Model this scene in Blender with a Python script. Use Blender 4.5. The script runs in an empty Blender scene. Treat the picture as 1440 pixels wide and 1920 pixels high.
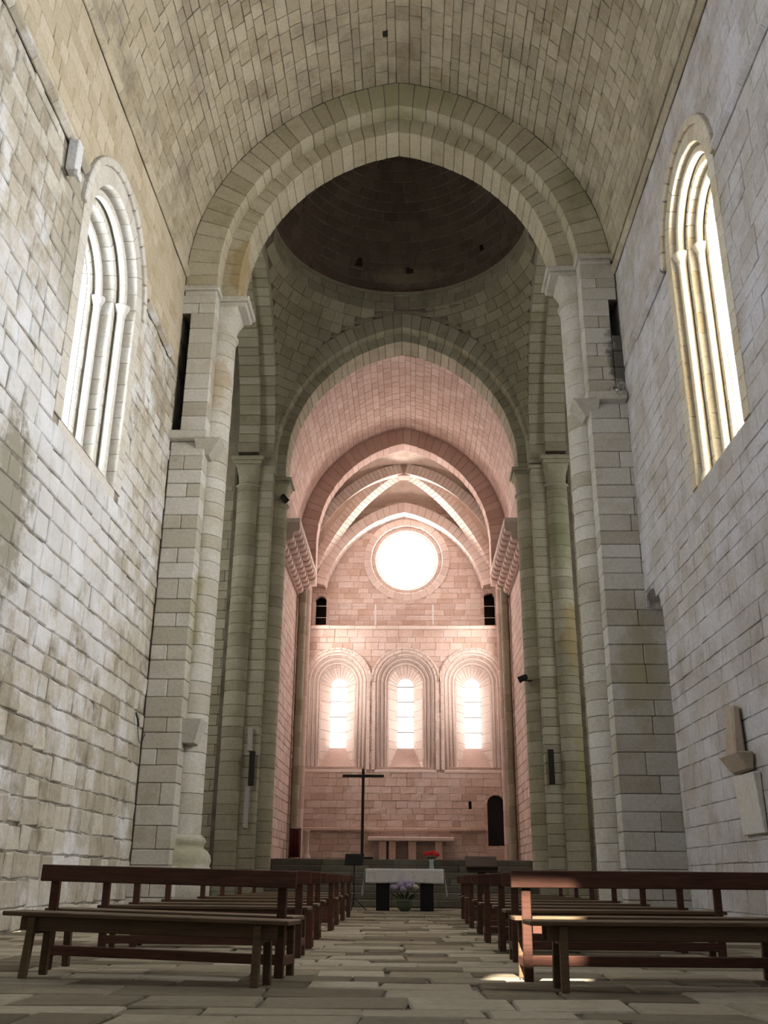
import bpy, math, random
from mathutils import Vector, Matrix
random.seed(7)
SC = bpy.context.scene
COL = SC.collection
PI = math.pi
V3 = Vector

# ------------------------------------------------------------------ camera
CAM = V3((0.3, 0.0, 0.72)); F_PX = 1800.0
_p, _a, _r = math.radians(20.97), math.radians(1.7), math.radians(-0.5)
_fw = V3((-math.sin(_a)*math.cos(_p), math.cos(_a)*math.cos(_p), math.sin(_p)))
_rt = V3((math.cos(_a), math.sin(_a), 0)); _up = _rt.cross(_fw)
C_R = _rt*math.cos(_r) - _up*math.sin(_r); C_U = _up*math.cos(_r) + _rt*math.sin(_r); C_F = _fw
cd = bpy.data.cameras.new('camera'); cam = bpy.data.objects.new('camera', cd); COL.objects.link(cam)
cd.sensor_fit = 'HORIZONTAL'; cd.sensor_width = 36.0; cd.lens = 36.0*F_PX/1440.0; cd.clip_end = 300; cd.clip_start = .05
cam.matrix_world = Matrix(((C_R.x, C_U.x, -C_F.x, CAM.x), (C_R.y, C_U.y, -C_F.y, CAM.y), (C_R.z, C_U.z, -C_F.z, CAM.z), (0, 0, 0, 1)))
SC.camera = cam

# ------------------------------------------------------------------ sky, sun, exposure
w = bpy.data.worlds.new('world'); SC.world = w; w.use_nodes = True
w.node_tree.nodes['Background'].inputs[0].default_value = (.55, .72, 1, 1)
w.node_tree.nodes['Background'].inputs[1].default_value = 1.0
sd = bpy.data.lights.new('sun', 'SUN'); sun = bpy.data.objects.new('sun', sd); COL.objects.link(sun)
sd.energy = 34.0; sd.angle = math.radians(.5); sd.color = (1, .93, .82)
SUN_DIR = V3((.26, .97, -.84)).normalized()
sun.location = (-6, -30, 30); sun.rotation_euler = SUN_DIR.to_track_quat('-Z', 'Y').to_euler()
SC.view_settings.view_transform = 'Standard'; SC.view_settings.look = 'None'
SC.view_settings.exposure = 0.0; SC.view_settings.gamma = 1.0; SC.view_settings.use_curve_mapping = False
SC.cycles.max_bounces = 6; SC.cycles.diffuse_bounces = 4; SC.cycles.adaptive_threshold = .1; SC.cycles.use_denoising = True
SC.cycles.sample_clamp_indirect = 8.0
E_NAVE_L, E_NAVE_R, E_FAR_L, E_FAR_R, E_WEST, E_TRANSEPT, E_LANCET, E_OCULUS, E_CHOIR = 26.0, 96.0, 27.0, 56.0, 2.4, 11.0, 6.0, 34.0, 13.0
C_DAY, C_COOL, C_WARM, C_CREAM = (.88, .94, 1.0), (.78, .87, 1.0), (1.0, .87, .80), (1.0, .97, .93)

# ------------------------------------------------------------------ materials
def nodes_of(name):
    m = bpy.data.materials.new(name); m.use_nodes = True
    nt = m.node_tree; return m, nt, nt.nodes['Principled BSDF']
def N(nt, t, **kw):
    n = nt.nodes.new(t)
    for k, v in kw.items():
        if isinstance(k, str) and hasattr(n, k): setattr(n, k, v)
    return n
def L(nt, a, b): nt.links.new(a, b)
def mixc(nt, fac, a, b, mode='MIX'):
    n = N(nt, 'ShaderNodeMix', data_type='RGBA', blend_type=mode)
    for sock, val in ((n.inputs['Factor'], fac), (n.inputs[6], a), (n.inputs[7], b)):
        if isinstance(val, bpy.types.NodeSocket): L(nt, val, sock)
        elif isinstance(val, (int, float)): sock.default_value = val
        else: sock.default_value = (*val, 1)
    return n.outputs[2]
def noise(nt, vec, scale, detail=3, rough=.55):
    n = N(nt, 'ShaderNodeTexNoise'); n.inputs['Scale'].default_value = scale
    n.inputs['Detail'].default_value = detail; n.inputs['Roughness'].default_value = rough
    L(nt, vec, n.inputs['Vector']); return n.outputs['Fac']
def mrange(nt, val, a, b, c=0., d=1.):
    n = N(nt, 'ShaderNodeMapRange'); L(nt, val, n.inputs['Value'])
    for k, v in zip(('From Min', 'From Max', 'To Min', 'To Max'), (a, b, c, d)): n.inputs[k].default_value = v
    return n.outputs['Result']
def stone_mat(name, base, dark, light, patch=None, patch_at=.55, stain=(.62, .58, .48), stain_amt=.6, spots=(), bump=.35, tinted=True, contrast=.62):
    m, nt, bs = nodes_of(name)
    pos = N(nt, 'ShaderNodeNewGeometry').outputs['Position']
    if tinted:
        at = N(nt, 'ShaderNodeAttribute', attribute_name='tint')
        cr = N(nt, 'ShaderNodeValToRGB'); L(nt, at.outputs['Fac'], cr.inputs[0])
        e = cr.color_ramp.elements
        dark = tuple(b+(d-b)*contrast for b, d in zip(base, dark)); light = tuple(b+(d-b)*contrast for b, d in zip(base, light))
        e[0].position = .05; e[0].color = (*dark, 1); e[1].position = .95; e[1].color = (*light, 1)
        x = e.new(.5); x.color = (*base, 1)
        c = cr.outputs[0]
    else:
        c = mixc(nt, mrange(nt, noise(nt, pos, 2.2, 4), .3, .7), dark, light)
    if patch:
        c = mixc(nt, mrange(nt, noise(nt, pos, .75, 5, .62), patch_at, patch_at+.14, 0, .85), c, patch)
    c = mixc(nt, mrange(nt, noise(nt, pos, 1.7, 5, .65), .5, .72, 0, stain_amt), c, stain, 'MULTIPLY')
    c = mixc(nt, 1.0, c, mixc(nt, mrange(nt, noise(nt, pos, 16, 4, .7), .25, .75), (.80, .79, .77), (1.12, 1.12, 1.12)), 'MULTIPLY')
    for (ctr, rad, colr, amt) in spots:
        sub = N(nt, 'ShaderNodeVectorMath', operation='SUBTRACT'); L(nt, pos, sub.inputs[0]); sub.inputs[1].default_value = ctr
        dv = N(nt, 'ShaderNodeVectorMath', operation='DIVIDE'); L(nt, sub.outputs[0], dv.inputs[0]); dv.inputs[1].default_value = rad
        ln = N(nt, 'ShaderNodeVectorMath', operation='LENGTH'); L(nt, dv.outputs[0], ln.inputs[0])
        ad = N(nt, 'ShaderNodeMath', operation='ADD'); L(nt, ln.outputs['Value'], ad.inputs[0])
        L(nt, mrange(nt, noise(nt, pos, 2.6, 5, .7), .25, .75, -.6, .6), ad.inputs[1])
        c = mixc(nt, mrange(nt, ad.outputs[0], .55, 1.05, amt, 0), c, colr)
    L(nt, c, bs.inputs['Base Color']); bs.inputs['Roughness'].default_value = .93
    bs.inputs['Specular IOR Level'].default_value = .15
    bm = N(nt, 'ShaderNodeBump'); bm.inputs['Strength'].default_value = bump; bm.inputs['Distance'].default_value = .03
    L(nt, noise(nt, pos, 11, 5, .68), bm.inputs['Height']); L(nt, bm.outputs[0], bs.inputs['Normal'])
    return m
def plain(name, col, rough=.7, metal=0., spec=.3):
    m, nt, bs = nodes_of(name)
    pos = N(nt, 'ShaderNodeTexCoord').outputs['Object']
    L(nt, mixc(nt, mrange(nt, noise(nt, pos, 22, 3), .3, .7), tuple(x*.85 for x in col), tuple(min(1, x*1.12) for x in col)), bs.inputs['Base Color'])
    bs.inputs['Roughness'].default_value = rough; bs.inputs['Metallic'].default_value = metal; bs.inputs['Specular IOR Level'].default_value = spec
    return m
def wood_mat(name, a, b, rough=.5):
    m, nt, bs = nodes_of(name)
    co = N(nt, 'ShaderNodeTexCoord').outputs['Object']
    mp = N(nt, 'ShaderNodeMapping'); L(nt, co, mp.inputs[0]); mp.inputs['Scale'].default_value = (1.2, 14, 14)
    oi = N(nt, 'ShaderNodeObjectInfo').outputs['Random']
    c = mixc(nt, mrange(nt, noise(nt, mp.outputs[0], 3, 6, .7), .3, .72), a, b)
    c = mixc(nt, 1., c, mixc(nt, oi, (.8, .8, .8), (1.15, 1.1, 1.05)), 'MULTIPLY')
    L(nt, c, bs.inputs['Base Color']); bs.inputs['Roughness'].default_value = rough; bs.inputs['Specular IOR Level'].default_value = .35
    return m
def glow(name, col, e):
    m, nt, bs = nodes_of(name)
    co = N(nt, 'ShaderNodeTexCoord').outputs['Object']
    bs.inputs['Base Color'].default_value = (.6, .6, .6, 1); bs.inputs['Roughness'].default_value = .4
    L(nt, mixc(nt, mrange(nt, noise(nt, co, 5, 2), .3, .7), tuple(x*.92 for x in col), col), bs.inputs['Emission Color'])
    bs.inputs['Emission Strength'].default_value = e
    return m

OCHRE, MOSS, SOOT = (.36, .25, .09), (.26, .29, .14), (.09, .085, .08)
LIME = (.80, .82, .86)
M = {}
M['mortar'] = stone_mat('lime_mortar', None, (.33, .29, .23), (.46, .42, .35), tinted=False)
M['mortar_rough'] = stone_mat('rough_open_mortar', None, (.10, .09, .07), (.50, .47, .42), tinted=False)
M['mortar_cool'] = stone_mat('cool_lime_mortar', None, (.36, .34, .34), (.54, .52, .52), tinted=False)
M['mortar_dark'] = stone_mat('dark_open_joint', None, (.14, .12, .095), (.24, .21, .17), tinted=False)
M['mortar_pink'] = stone_mat('pink_mortar', None, (.50, .38, .33), (.60, .47, .42), tinted=False)
M['mortar_pale'] = stone_mat('pale_mortar', None, (.40, .34, .28), (.52, .45, .38), tinted=False)
M['left'] = stone_mat('limestone_wash_and_painted_light', (.54, .50, .425), (.40, .36, .29), (.65, .62, .56), patch=LIME, patch_at=.50, stain=(.52, .49, .40), stain_amt=.85, contrast=.85, bump=.6,
    spots=[((-5.25, 13.6, 6.6), (2, 5.6, 3.4), (.76, .79, .84), .6), ((-5.25, 12.2, 5.6), (1, .8, 1.5), (.24, .22, .15), .8), ((-5.25, 13.2, 10.6), (1, 1.1, 2.2), (.30, .28, .21), .55)])  # first spot: pale pool of window light painted over the whitewash
M['right'] = stone_mat('limestone_cool_wash', (.55, .53, .52), (.42, .39, .36), (.64, .62, .60), patch=(.66, .66, .72), patch_at=.46, stain=(.66, .62, .56), stain_amt=.7, contrast=.4, bump=.6)
M['upper'] = stone_mat('upper_cream_ashlar', (.55, .49, .37), (.45, .39, .28), (.64, .58, .47), patch=(.62, .57, .48), patch_at=.6, stain=(.72, .62, .46), stain_amt=.5)
M['vault'] = stone_mat('vault_ashlar', (.50, .45, .34), (.38, .33, .24), (.60, .55, .44), patch=(.37, .33, .26), patch_at=.50, stain=(.60, .54, .42), stain_amt=.65)
M['arch'] = stone_mat('arch_ashlar', (.52, .48, .36), (.42, .38, .27), (.62, .58, .46), spots=[((0, 20.2, 20.4), (2.6, 1.2, .75), (.36, .36, .22), .6), ((4.6, 20.1, 17.6), (.5, .8, 1.2), (.30, .29, .19), .6), ((-3.9, 20.6, 15.2), (.5, .8, 1.0), OCHRE, .6)])
M['pier'] = stone_mat('pier_ashlar', (.60, .58, .53), (.47, .44, .37), (.70, .69, .66), stain=(.70, .65, .52), contrast=.8,
    spots=[((5.25, 20, 12.3), (.35, .6, 1.1), SOOT, .9), ((-4.4, 20.5, 11.9), (.45, .5, .9), OCHRE, .45), ((-4.55, 20.5, 6.2), (.22, .5, 1.6), (.33, .30, .15), .7), ((5.1, 20, 4.9), (.5, .5, 1.5), (.40, .36, .22), .7), ((-4.2, 20.5, 1.2), (.5, .6, .5), (.36, .35, .22), .7)])
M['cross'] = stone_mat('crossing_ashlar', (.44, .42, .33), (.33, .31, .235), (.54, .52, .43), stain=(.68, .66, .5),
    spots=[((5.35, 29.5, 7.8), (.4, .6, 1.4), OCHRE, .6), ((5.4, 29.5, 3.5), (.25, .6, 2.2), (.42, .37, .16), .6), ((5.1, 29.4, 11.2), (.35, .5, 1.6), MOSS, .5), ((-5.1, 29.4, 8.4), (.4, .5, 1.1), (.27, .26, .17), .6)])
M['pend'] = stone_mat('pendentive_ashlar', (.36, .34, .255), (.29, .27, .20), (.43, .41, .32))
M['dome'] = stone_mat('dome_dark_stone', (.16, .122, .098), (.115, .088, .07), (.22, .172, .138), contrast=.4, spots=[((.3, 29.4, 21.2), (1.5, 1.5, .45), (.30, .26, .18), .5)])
M['pink'] = stone_mat('rose_limestone', (.70, .55, .50), (.58, .43, .38), (.78, .65, .60), stain=(.86, .76, .70), stain_amt=.5)
M['pinkpale'] = stone_mat('pale_rose_ashlar', (.80, .70, .655), (.70, .59, .54), (.85, .76, .72), stain=(.9, .82, .76), stain_amt=.4)
M['apse'] = stone_mat('apse_rubble', (.72, .59, .53), (.55, .41, .34), (.82, .73, .69), patch=(.78, .70, .67), patch_at=.56, stain=(.80, .68, .56), stain_amt=.55)
M['web'] = stone_mat('vault_web', None, (.78, .66, .58), (.84, .74, .66), tinted=False)
M['winl'] = stone_mat('dressed_pale_stone', (.68, .66, .62), (.58, .55, .48), (.74, .73, .70), stain=(.80, .76, .66), stain_amt=.45)
M['winr'] = stone_mat('dressed_cream_stone', (.68, .62, .50), (.58, .50, .36), (.74, .70, .62), stain=(.85, .76, .6), stain_amt=.45)
M['floor'] = stone_mat('flagstone', (.29, .25, .185), (.13, .105, .072), (.39, .345, .27), patch=(.31, .25, .155), patch_at=.6, stain=(.62, .55, .46), stain_amt=.55, bump=.25, contrast=1.)
M['step'] = stone_mat('worn_step_stone', (.19, .18, .15), (.13, .12, .10), (.25, .24, .20))
M['ruin'] = stone_mat('ochre_fragment', (.50, .42, .34), (.44, .36, .29), (.56, .48, .40))
M['black'] = plain('black_enamel', (.012, .012, .013), .45)
M['hole'] = plain('hole_shade_and_grille', (.03, .024, .02), .8)  # near-black: shade of holes and doorways put into the colour; also grilles
M['white'] = plain('white_enamel', (.75, .76, .78), .4)
M['steel'] = plain('brushed_steel', (.6, .6, .6), .3, .9)
M['duct'] = plain('pale_cable_duct', (.50, .48, .47), .6)
M['benchred'] = wood_mat('red_brown_bench_wood', (.05, .019, .012), (.115, .046, .027))
M['benchtan'] = wood_mat('worn_tan_bench_wood', (.075, .046, .024), (.16, .105, .058))
M['darkwood'] = wood_mat('dark_oak', (.022, .014, .010), (.05, .03, .02))
M['cross_wood'] = wood_mat('blackened_wood', (.015, .010, .008), (.035, .022, .018))
M['cloth'] = plain('white_linen', (.90, .91, .97), .9)
M['red'] = plain('red_petal', (.62, .02, .03), .6)
M['lilac'] = plain('lilac_petal', (.40, .34, .52), .7)
M['cream'] = plain('cream_petal', (.66, .60, .50), .7)
M['leaf'] = plain('dark_leaf', (.03, .07, .025), .6)
M['glassvase'] = plain('pale_green_glass', (.42, .52, .47), .2)
M['pot'] = plain('green_glazed_pot', (.10, .12, .08), .4)
M['banner'] = plain('dark_red_cloth', (.10, .018, .018), .9)
M['glow_nave_l'] = glow('nave_daylight_glass', C_DAY, E_NAVE_L)
M['glow_nave_r'] = glow('nave_sunny_glass', C_CREAM, E_NAVE_R)
M['glow_far_l'] = glow('added_west_bay_cool_glass', C_COOL, E_FAR_L)
M['glow_far_r'] = glow('added_west_bay_glass', C_DAY, E_FAR_R)
M['glow_choir'] = glow('added_choir_side_glass', C_WARM, E_CHOIR)
M['glow_west'] = glow('west_window_glass', C_COOL, E_WEST)
M['glow_tran'] = glow('transept_glass', (.95, .97, .9), E_TRANSEPT)
M['glow_lancet'] = glow('lancet_glass', C_WARM, E_LANCET)
M['glow_oculus'] = glow('oculus_glass', C_WARM, E_OCULUS)
M['lead'] = plain('lead_came', (.20, .17, .14), .6)

# ------------------------------------------------------------------ mesh helpers
def new_obj(name, V, F, mat, parent=None, tint=None, smooth=False, **props):
    me = bpy.data.meshes.new(name); me.from_pydata([tuple(v) for v in V], [], F)
    if mat: me.materials.append(M[mat])
    if tint is not None:
        a = me.attributes.new('tint', 'FLOAT', 'FACE')
        a.data.foreach_set('value', tint if isinstance(tint, list) else [tint]*len(F))
    if smooth: me.polygons.foreach_set('use_smooth', [True]*len(F))
    me.update()
    o = bpy.data.objects.new(name, me); COL.objects.link(o)
    if parent: o.parent = parent
    for k, v in props.items(): o[k] = v
    return o
def empty(name, loc=(0, 0, 0), rz=0., **props):
    o = bpy.data.objects.new(name, None); COL.objects.link(o); o.location = loc; o.rotation_euler = (0, 0, rz); o.empty_display_size = .2
    for k, v in props.items(): o[k] = v
    return o
def st(label, cat): return dict(kind='structure', label=label, category=cat)

HEX_F = [(0, 3, 2, 1), (4, 5, 6, 7), (0, 1, 5, 4), (1, 2, 6, 5), (2, 3, 7, 6), (3, 0, 4, 7)]
def hexa(c): return [V3(p) for p in c], [list(f) for f in HEX_F]
def bhex(c, bev):
    c = [V3(p) for p in c]; Vs, idx, Fs = [], {}, []
    for fi, f in enumerate(HEX_F):
        q = []
        for k in range(4):
            a, pr, nx = f[k], f[k-1], f[(k+1) % 4]
            e1, e2 = c[pr]-c[a], c[nx]-c[a]
            b1, b2 = min(bev, e1.length*.4), min(bev, e2.length*.4)
            idx[fi, a] = len(Vs); q.append(len(Vs)); Vs.append(c[a]+e1.normalized()*b1+e2.normalized()*b2)
        Fs.append(q)
    edges = {}
    for fi, f in enumerate(HEX_F):
        for k in range(4): edges.setdefault(tuple(sorted((f[k], f[(k+1) % 4]))), []).append(fi)
    for (a, b), (f, g) in edges.items(): Fs.append([idx[f, a], idx[f, b], idx[g, b], idx[g, a]])
    for a in range(8): Fs.append([idx[fi, a] for fi, f in enumerate(HEX_F) if a in f])
    return Vs, Fs
def boxc(x0, x1, y0, y1, z0, z1):
    return [(x0, y0, z0), (x1, y0, z0), (x1, y1, z0), (x0, y1, z0), (x0, y0, z1), (x1, y0, z1), (x1, y1, z1), (x0, y1, z1)]
def box(name, b, mat, parent=None, bev=.01, tint=.5, **props):
    Vs, Fs = bhex(boxc(*b), bev); return new_obj(name, Vs, Fs, mat, parent, tint, **props)
def join(parts):
    V, F = [], []
    for a, b in parts:
        k = len(V); V += a; F += [[i+k for i in f] for f in b]
    return V, F
def lathe(prof, seg, cx=0, cy=0, a0=0., a1=2*PI):
    full = abs(a1-a0-2*PI) < 1e-6; n = seg if full else seg+1
    V = [V3((cx+r*math.cos(a0+(a1-a0)*i/seg), cy+r*math.sin(a0+(a1-a0)*i/seg), z)) for r, z in prof for i in range(n)]; F = []
    for k in range(len(prof)-1):
        for i in range(seg):
            j = (i+1) % n if full else i+1
            F.append([k*n+i, k*n+j, (k+1)*n+j, (k+1)*n+i])
    if full:
        F.append(list(range(n))[::-1]); F.append([(len(prof)-1)*n+i for i in range(n)])
    return V, F
def tube(pts, r, seg=8, caps=True):
    pts = [V3(p) for p in pts]; V, F = [], []; ref = None
    for i, p in enumerate(pts):
        t = (pts[min(i+1, len(pts)-1)]-pts[max(i-1, 0)]).normalized()
        if ref is None: ref = t.orthogonal().normalized()
        ref = (ref-t*ref.dot(t)).normalized(); b = t.cross(ref)
        V += [p+(ref*math.cos(2*PI*k/seg)+b*math.sin(2*PI*k/seg))*r for k in range(seg)]
    for i in range(len(pts)-1):
        for k in range(seg): F.append([i*seg+k, i*seg+(k+1) % seg, (i+1)*seg+(k+1) % seg, (i+1)*seg+k])
    if caps: F.append(list(range(seg))[::-1]); F.append([(len(pts)-1)*seg+k for k in range(seg)])
    return V, F

def score(p, n, area):
    d = p-CAM; zc = d.dot(C_F)
    if zc < .5: return -1
    x, y = 720+F_PX*d.dot(C_R)/zc, 960-F_PX*d.dot(C_U)/zc
    if not (-30 < x < 1470 and -30 < y < 1950): return -1
    return area*abs(n.dot(d.normalized()))/zc**2*F_PX**2

class Masonry:
    """collects stones; the largest in view become parts, the rest one part of kind stuff"""
    def __init__(s): s.items = []
    def add(s, Vs, Fs, tint, sc, smooth=False): s.items.append((sc, Vs, Fs, tint, smooth))
    def hexa(s, c, bev=.012, tint=None, area=.1):
        Vs, Fs = bhex(c, bev); ctr = sum((V3(p) for p in c), V3())/8
        d = (CAM-ctr).normalized(); s.add(Vs, Fs, random.random() if tint is None else tint, score(ctr, d, area))
    def block(s, S, u0, u1, v0, v1, ref, gap=.012, proud=.0, ch=.012, back=.07, nu=1, nv=1, jit=0., tilt=0., flat=False, tint=None, smooth=False, stretch=True):
        uc, vc = (u0+u1)/2, (v0+v1)/2; h = 1e-3
        p0 = S(uc, vc); fu = (S(uc+h, vc)-S(uc-h, vc))/(2*h); fv = (S(uc, vc+h)-S(uc, vc-h))/(2*h)
        su, sv = max(fu.length, 1e-6), max(fv.length, 1e-6)
        n0 = fu.cross(fv).normalized(); sg = 1. if n0.dot(V3(ref)-p0) > 0 else -1.; n0 = n0*sg
        W, H = (u1-u0)*su, (v1-v0)*sv
        if W < gap*2.5 or H < gap*2.5: return
        ch = min(ch, W*.2, H*.2)
        R = lambda a: random.uniform(-a, a)
        du = [R(jit) for _ in range(4)]; dv = [R(jit) for _ in range(4)]; dh = [R(tilt) for _ in range(4)]
        def bil(a, x, y): return (1-x)*(1-y)*a[0]+x*(1-y)*a[1]+x*y*a[2]+(1-x)*y*a[3]
        def pt(x, y, inset, off):
            g = gap/2+inset
            uu = u0+(g+bil(du, x, y)+x*(W-2*g))/su; vv = v0+(g+bil(dv, x, y)+y*(H-2*g))/sv
            q = S(uu, vv)
            if flat: n = n0
            else:
                a = (S(uu+h, vv)-S(uu-h, vv)).cross(S(uu, vv+h)-S(uu, vv-h))
                n = a.normalized()*sg if a.length > 1e-12 else n0
            return q+n*(off+(bil(dh, x, y) if off > -.03 else 0))
        Vs, Fs = [], []
        for j in range(nv+1):
            for i in range(nu+1): Vs.append(pt(i/nu, j/nv, ch, proud))
        idx = lambda i, j: j*(nu+1)+i
        for j in range(nv):
            for i in range(nu): Fs.append([idx(i, j), idx(i+1, j), idx(i+1, j+1), idx(i, j+1)])
        per = [(i, 0) for i in range(nu)]+[(nu, j) for j in range(nv)]+[(nu-i, nv) for i in range(nu)]+[(0, nv-j) for j in range(nv)]
        k1 = len(Vs); Vs += [pt(i/nu, j/nv, 0, proud-ch) for i, j in per]
        k2 = len(Vs); Vs += [pt(i/nu, j/nv, 0, -back) for i, j in per]
        m = len(per)
        for q in range(m):
            r = (q+1) % m
            Fs.append([idx(*per[q]), k1+q, k1+r, idx(*per[r])]); Fs.append([k1+q, k2+q, k2+r, k1+r])
        s.add(Vs, Fs, random.random() if tint is None else tint, score(p0, n0, W*H), smooth)
    def courses(s, S, u0, u1, v0, v1, h, l, ref, holes=None, **kw):
        v = v0
        while v < v1-.04:
            hh = h*random.uniform(.74, 1.26)
            if v1-v-hh < .5*h: hh = v1-v
            spans = [(u0, u1)]
            for (a, b) in (holes(v+hh/2) if holes else ()):
                spans = [t for (x, y) in spans for t in ((x, min(y, a)), (max(x, b), y)) if t[1]-t[0] > .04]
            for (x, y) in spans:
                u = x-(random.uniform(0, .5*l) if x == u0 else 0)
                while u < y-.02:
                    ll = l*random.uniform(.6, 1.5)
                    if y-u-ll < .45*l: ll = y-u
                    s.block(S, max(u, x), u+ll, v, v+hh, ref(u, v) if callable(ref) else ref, **kw)
                    u += ll
            v += hh
    def flush(s, parent, name, mat, limit=290, minpx=0):
        it = sorted(s.items, key=lambda t: -t[0]); rest = []
        for k, (sc, Vs, Fs, t, sm) in enumerate(it):
            if k < limit and sc > minpx: new_obj(name, Vs, Fs, mat, parent, t, sm)
            else: rest.append((Vs, Fs, t, sm))
        if rest:
            V, F = join([(a, b) for a, b, _, _ in rest]); T = [t for _, b, t, _ in rest for _ in b]
            new_obj(name, V, F, mat, parent, T, rest[0][3], kind='stuff')
        s.items = []

def backing(S, u0, u1, v0, v1, holes=None, dv=.12, du=None, off=V3()):
    """mortar surface as rows of quads, leaving the holes open"""
    V, F = [], []; n = max(1, math.ceil((v1-v0)/dv)); d = (v1-v0)/n
    for k in range(n):
        a, b = v0+k*d, v0+(k+1)*d; spans = [(u0, u1)]
        for (x, y) in (holes((a+b)/2) if holes else ()):
            spans = [t for (p, q) in spans for t in ((p, min(q, x)), (max(p, y), q)) if t[1]-t[0] > 1e-4]
        for (x, y) in spans:
            m = max(1, math.ceil((y-x)/du)) if du else 1
            for i in range(m):
                p, q = x+(y-x)*i/m, x+(y-x)*(i+1)/m; k0 = len(V)
                V += [S(p, a)+off, S(q, a)+off, S(q, b)+off, S(p, b)+off]; F.append([k0, k0+1, k0+2, k0+3])
    return V, F
def arch_hole(c, W, z0, zs):
    def f(z):
        if z < z0 or z > zs+W: return []
        x = W if z <= zs else math.sqrt(max(0, W*W-(z-zs)**2))
        return [(c-x, c+x)]
    return f
def holes_of(*fs): return lambda z: [t for f in fs for t in f(z)]
def pointed_half(R, e, zs, z):
    """half width of a pointed opening at height z (its legs run straight down from zs)"""
    if z <= zs: return R-e
    d = R*R-(z-zs)**2
    return max(0., math.sqrt(d)-e) if d > 0 else 0.
def pointed(R, e, zs):
    Lh = R*math.acos(e/R)
    def f(s):
        a = (Lh-abs(s))/R; x = R*math.cos(a)-e; return (-x if s < 0 else x), zs+R*math.sin(a)
    return f, Lh
def ring(Mn, frame, R0, R1, e, zs, y0, y1, n, zL=None, zR=None, bev=.018, gap=.004, core=None, core_mat='mortar'):
    """voussoirs of a pointed arch, each a bevelled wedge; core: list that receives the mortar bed"""
    for side in (-1, 1):
        zst = (zL if side < 0 else zR) or zs
        fr0 = math.asin(min(.9, max(0, (zst-zs)/R0)))/math.acos(e/R0)
        m = max(2, round(n*(1-fr0)))
        def P(fr, R, y):
            a = fr*math.acos(min(1, e/R)); return V3(frame(side*(R*math.cos(a)-e), zs+R*math.sin(a), y))
        if zst < zs-.05:      # straight stones between impost and springing
            nn = max(1, round((zs-zst)/.32))
            for k in range(nn):
                za, zb = zst+(zs-zst)*k/nn+.004, zst+(zs-zst)*(k+1)/nn-.004
                Mn.hexa([V3(frame(side*(r_-e), z_, y_)) for z_ in (za, zb) for r_, y_ in ((R0, y0), (R1, y0), (R1, y1), (R0, y1))], bev, area=(zb-za)*(R1-R0+.5*(y1-y0)))
        cuts = [fr0+(1-fr0)*(k+(random.uniform(-.12, .12) if 0 < k < m else 0))/m for k in range(m+1)]
        for k in range(m):
            g = gap/R0; a, b = cuts[k]+g, cuts[k+1]-g
            j = random.uniform(-.008, .008); i = random.uniform(-.008, .008)
            c = [P(a, R0+j, y0+i), P(b, R0+j, y0+i), P(b, R0+j, y1), P(a, R0+j, y1), P(a, R1, y0+i), P(b, R1, y0+i), P(b, R1, y1), P(a, R1, y1)]
            Mn.hexa(c, bev, area=(c[0]-c[1]).length*(R1-R0+.5*(y1-y0)))
        if core is not None:
            for k in range(20):
                a, b = fr0+(1-fr0)*k/20, fr0+(1-fr0)*(k+1)/20; q = .022
                core.append(hexa([P(a, R0+q, y0+q), P(b, R0+q, y0+q), P(b, R0+q, y1), P(a, R0+q, y1), P(a, R1, y0+q), P(b, R1, y0+q), P(b, R1, y1), P(a, R1, y1)]))

def drum_mesh(r, z0, z1, seg, cx=0, cy=0, c=.012):
    parts = []
    for prof in ([(r-c, z0), (r, z0+c)], [(r, z0+c), (r, z1-c)], [(r, z1-c), (r-c, z1)]):
        V, F = lathe(prof, seg, cx, cy); parts.append((V, F[:-2]))
    V, F = join(parts); n = seg; F += [list(range(n))[::-1], [5*n+i for i in range(n)]]
    return V, F
def drums(parent, cx, cy, r, z0, z1, h, mat, seg=20):
    z = z0
    while z < z1-.02:
        hh = h*random.uniform(.75, 1.25)
        if z1-z-hh < .5*h: hh = z1-z
        q = r+random.uniform(-.004, .004)
        Vs, Fs = drum_mesh(q, z+.002, z+hh-.002, seg, cx+random.uniform(-.003, .003), cy)
        new_obj('drum', Vs, Fs, mat, parent, random.random(), True); z += hh
def capital(parent, cx, cy, r, z0, z1, w, mat):
    """bell that goes from a round neck to a square top"""
    V, F = [], []; n = 24; K = 8
    for k in range(K+1):
        t = k/K; tt = t**1.7
        for i in range(n):
            a = 2*PI*i/n; c, s_ = math.cos(a), math.sin(a); sq = 1/max(abs(c), abs(s_))
            rad = r*(1-tt)+(w/2)*(sq*.9+.1)*tt; V.append(V3((cx+rad*c, cy+rad*s_, z0+(z1-z0)*t)))
    for k in range(K):
        for i in range(n): F.append([k*n+i, k*n+(i+1) % n, (k+1)*n+(i+1) % n, (k+1)*n+i])
    F.append([K*n+i for i in range(n)])
    o = new_obj('capital', V, F, mat, parent, .5, True)
    Vs, Fs = lathe([(r+.0, z0-.06), (r+.05, z0-.045), (r+.06, z0-.02), (r+.05, z0+.01), (r, z0+.02)], 24, cx, cy)
    new_obj('astragal', Vs, Fs, mat, o, .5, True); return o
def abacus(parent, b, mat, name='abacus'):
    x0, x1, y0, y1, z0, z1 = b; zm = z0+(z1-z0)*.5; q = .07
    return new_obj(name, *join([bhex(boxc(x0+q, x1-q, y0+q, y1-q, z0, zm), .025), bhex(boxc(x0, x1, y0, y1, zm, z1), .02)]), mat, parent, .45)

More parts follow.
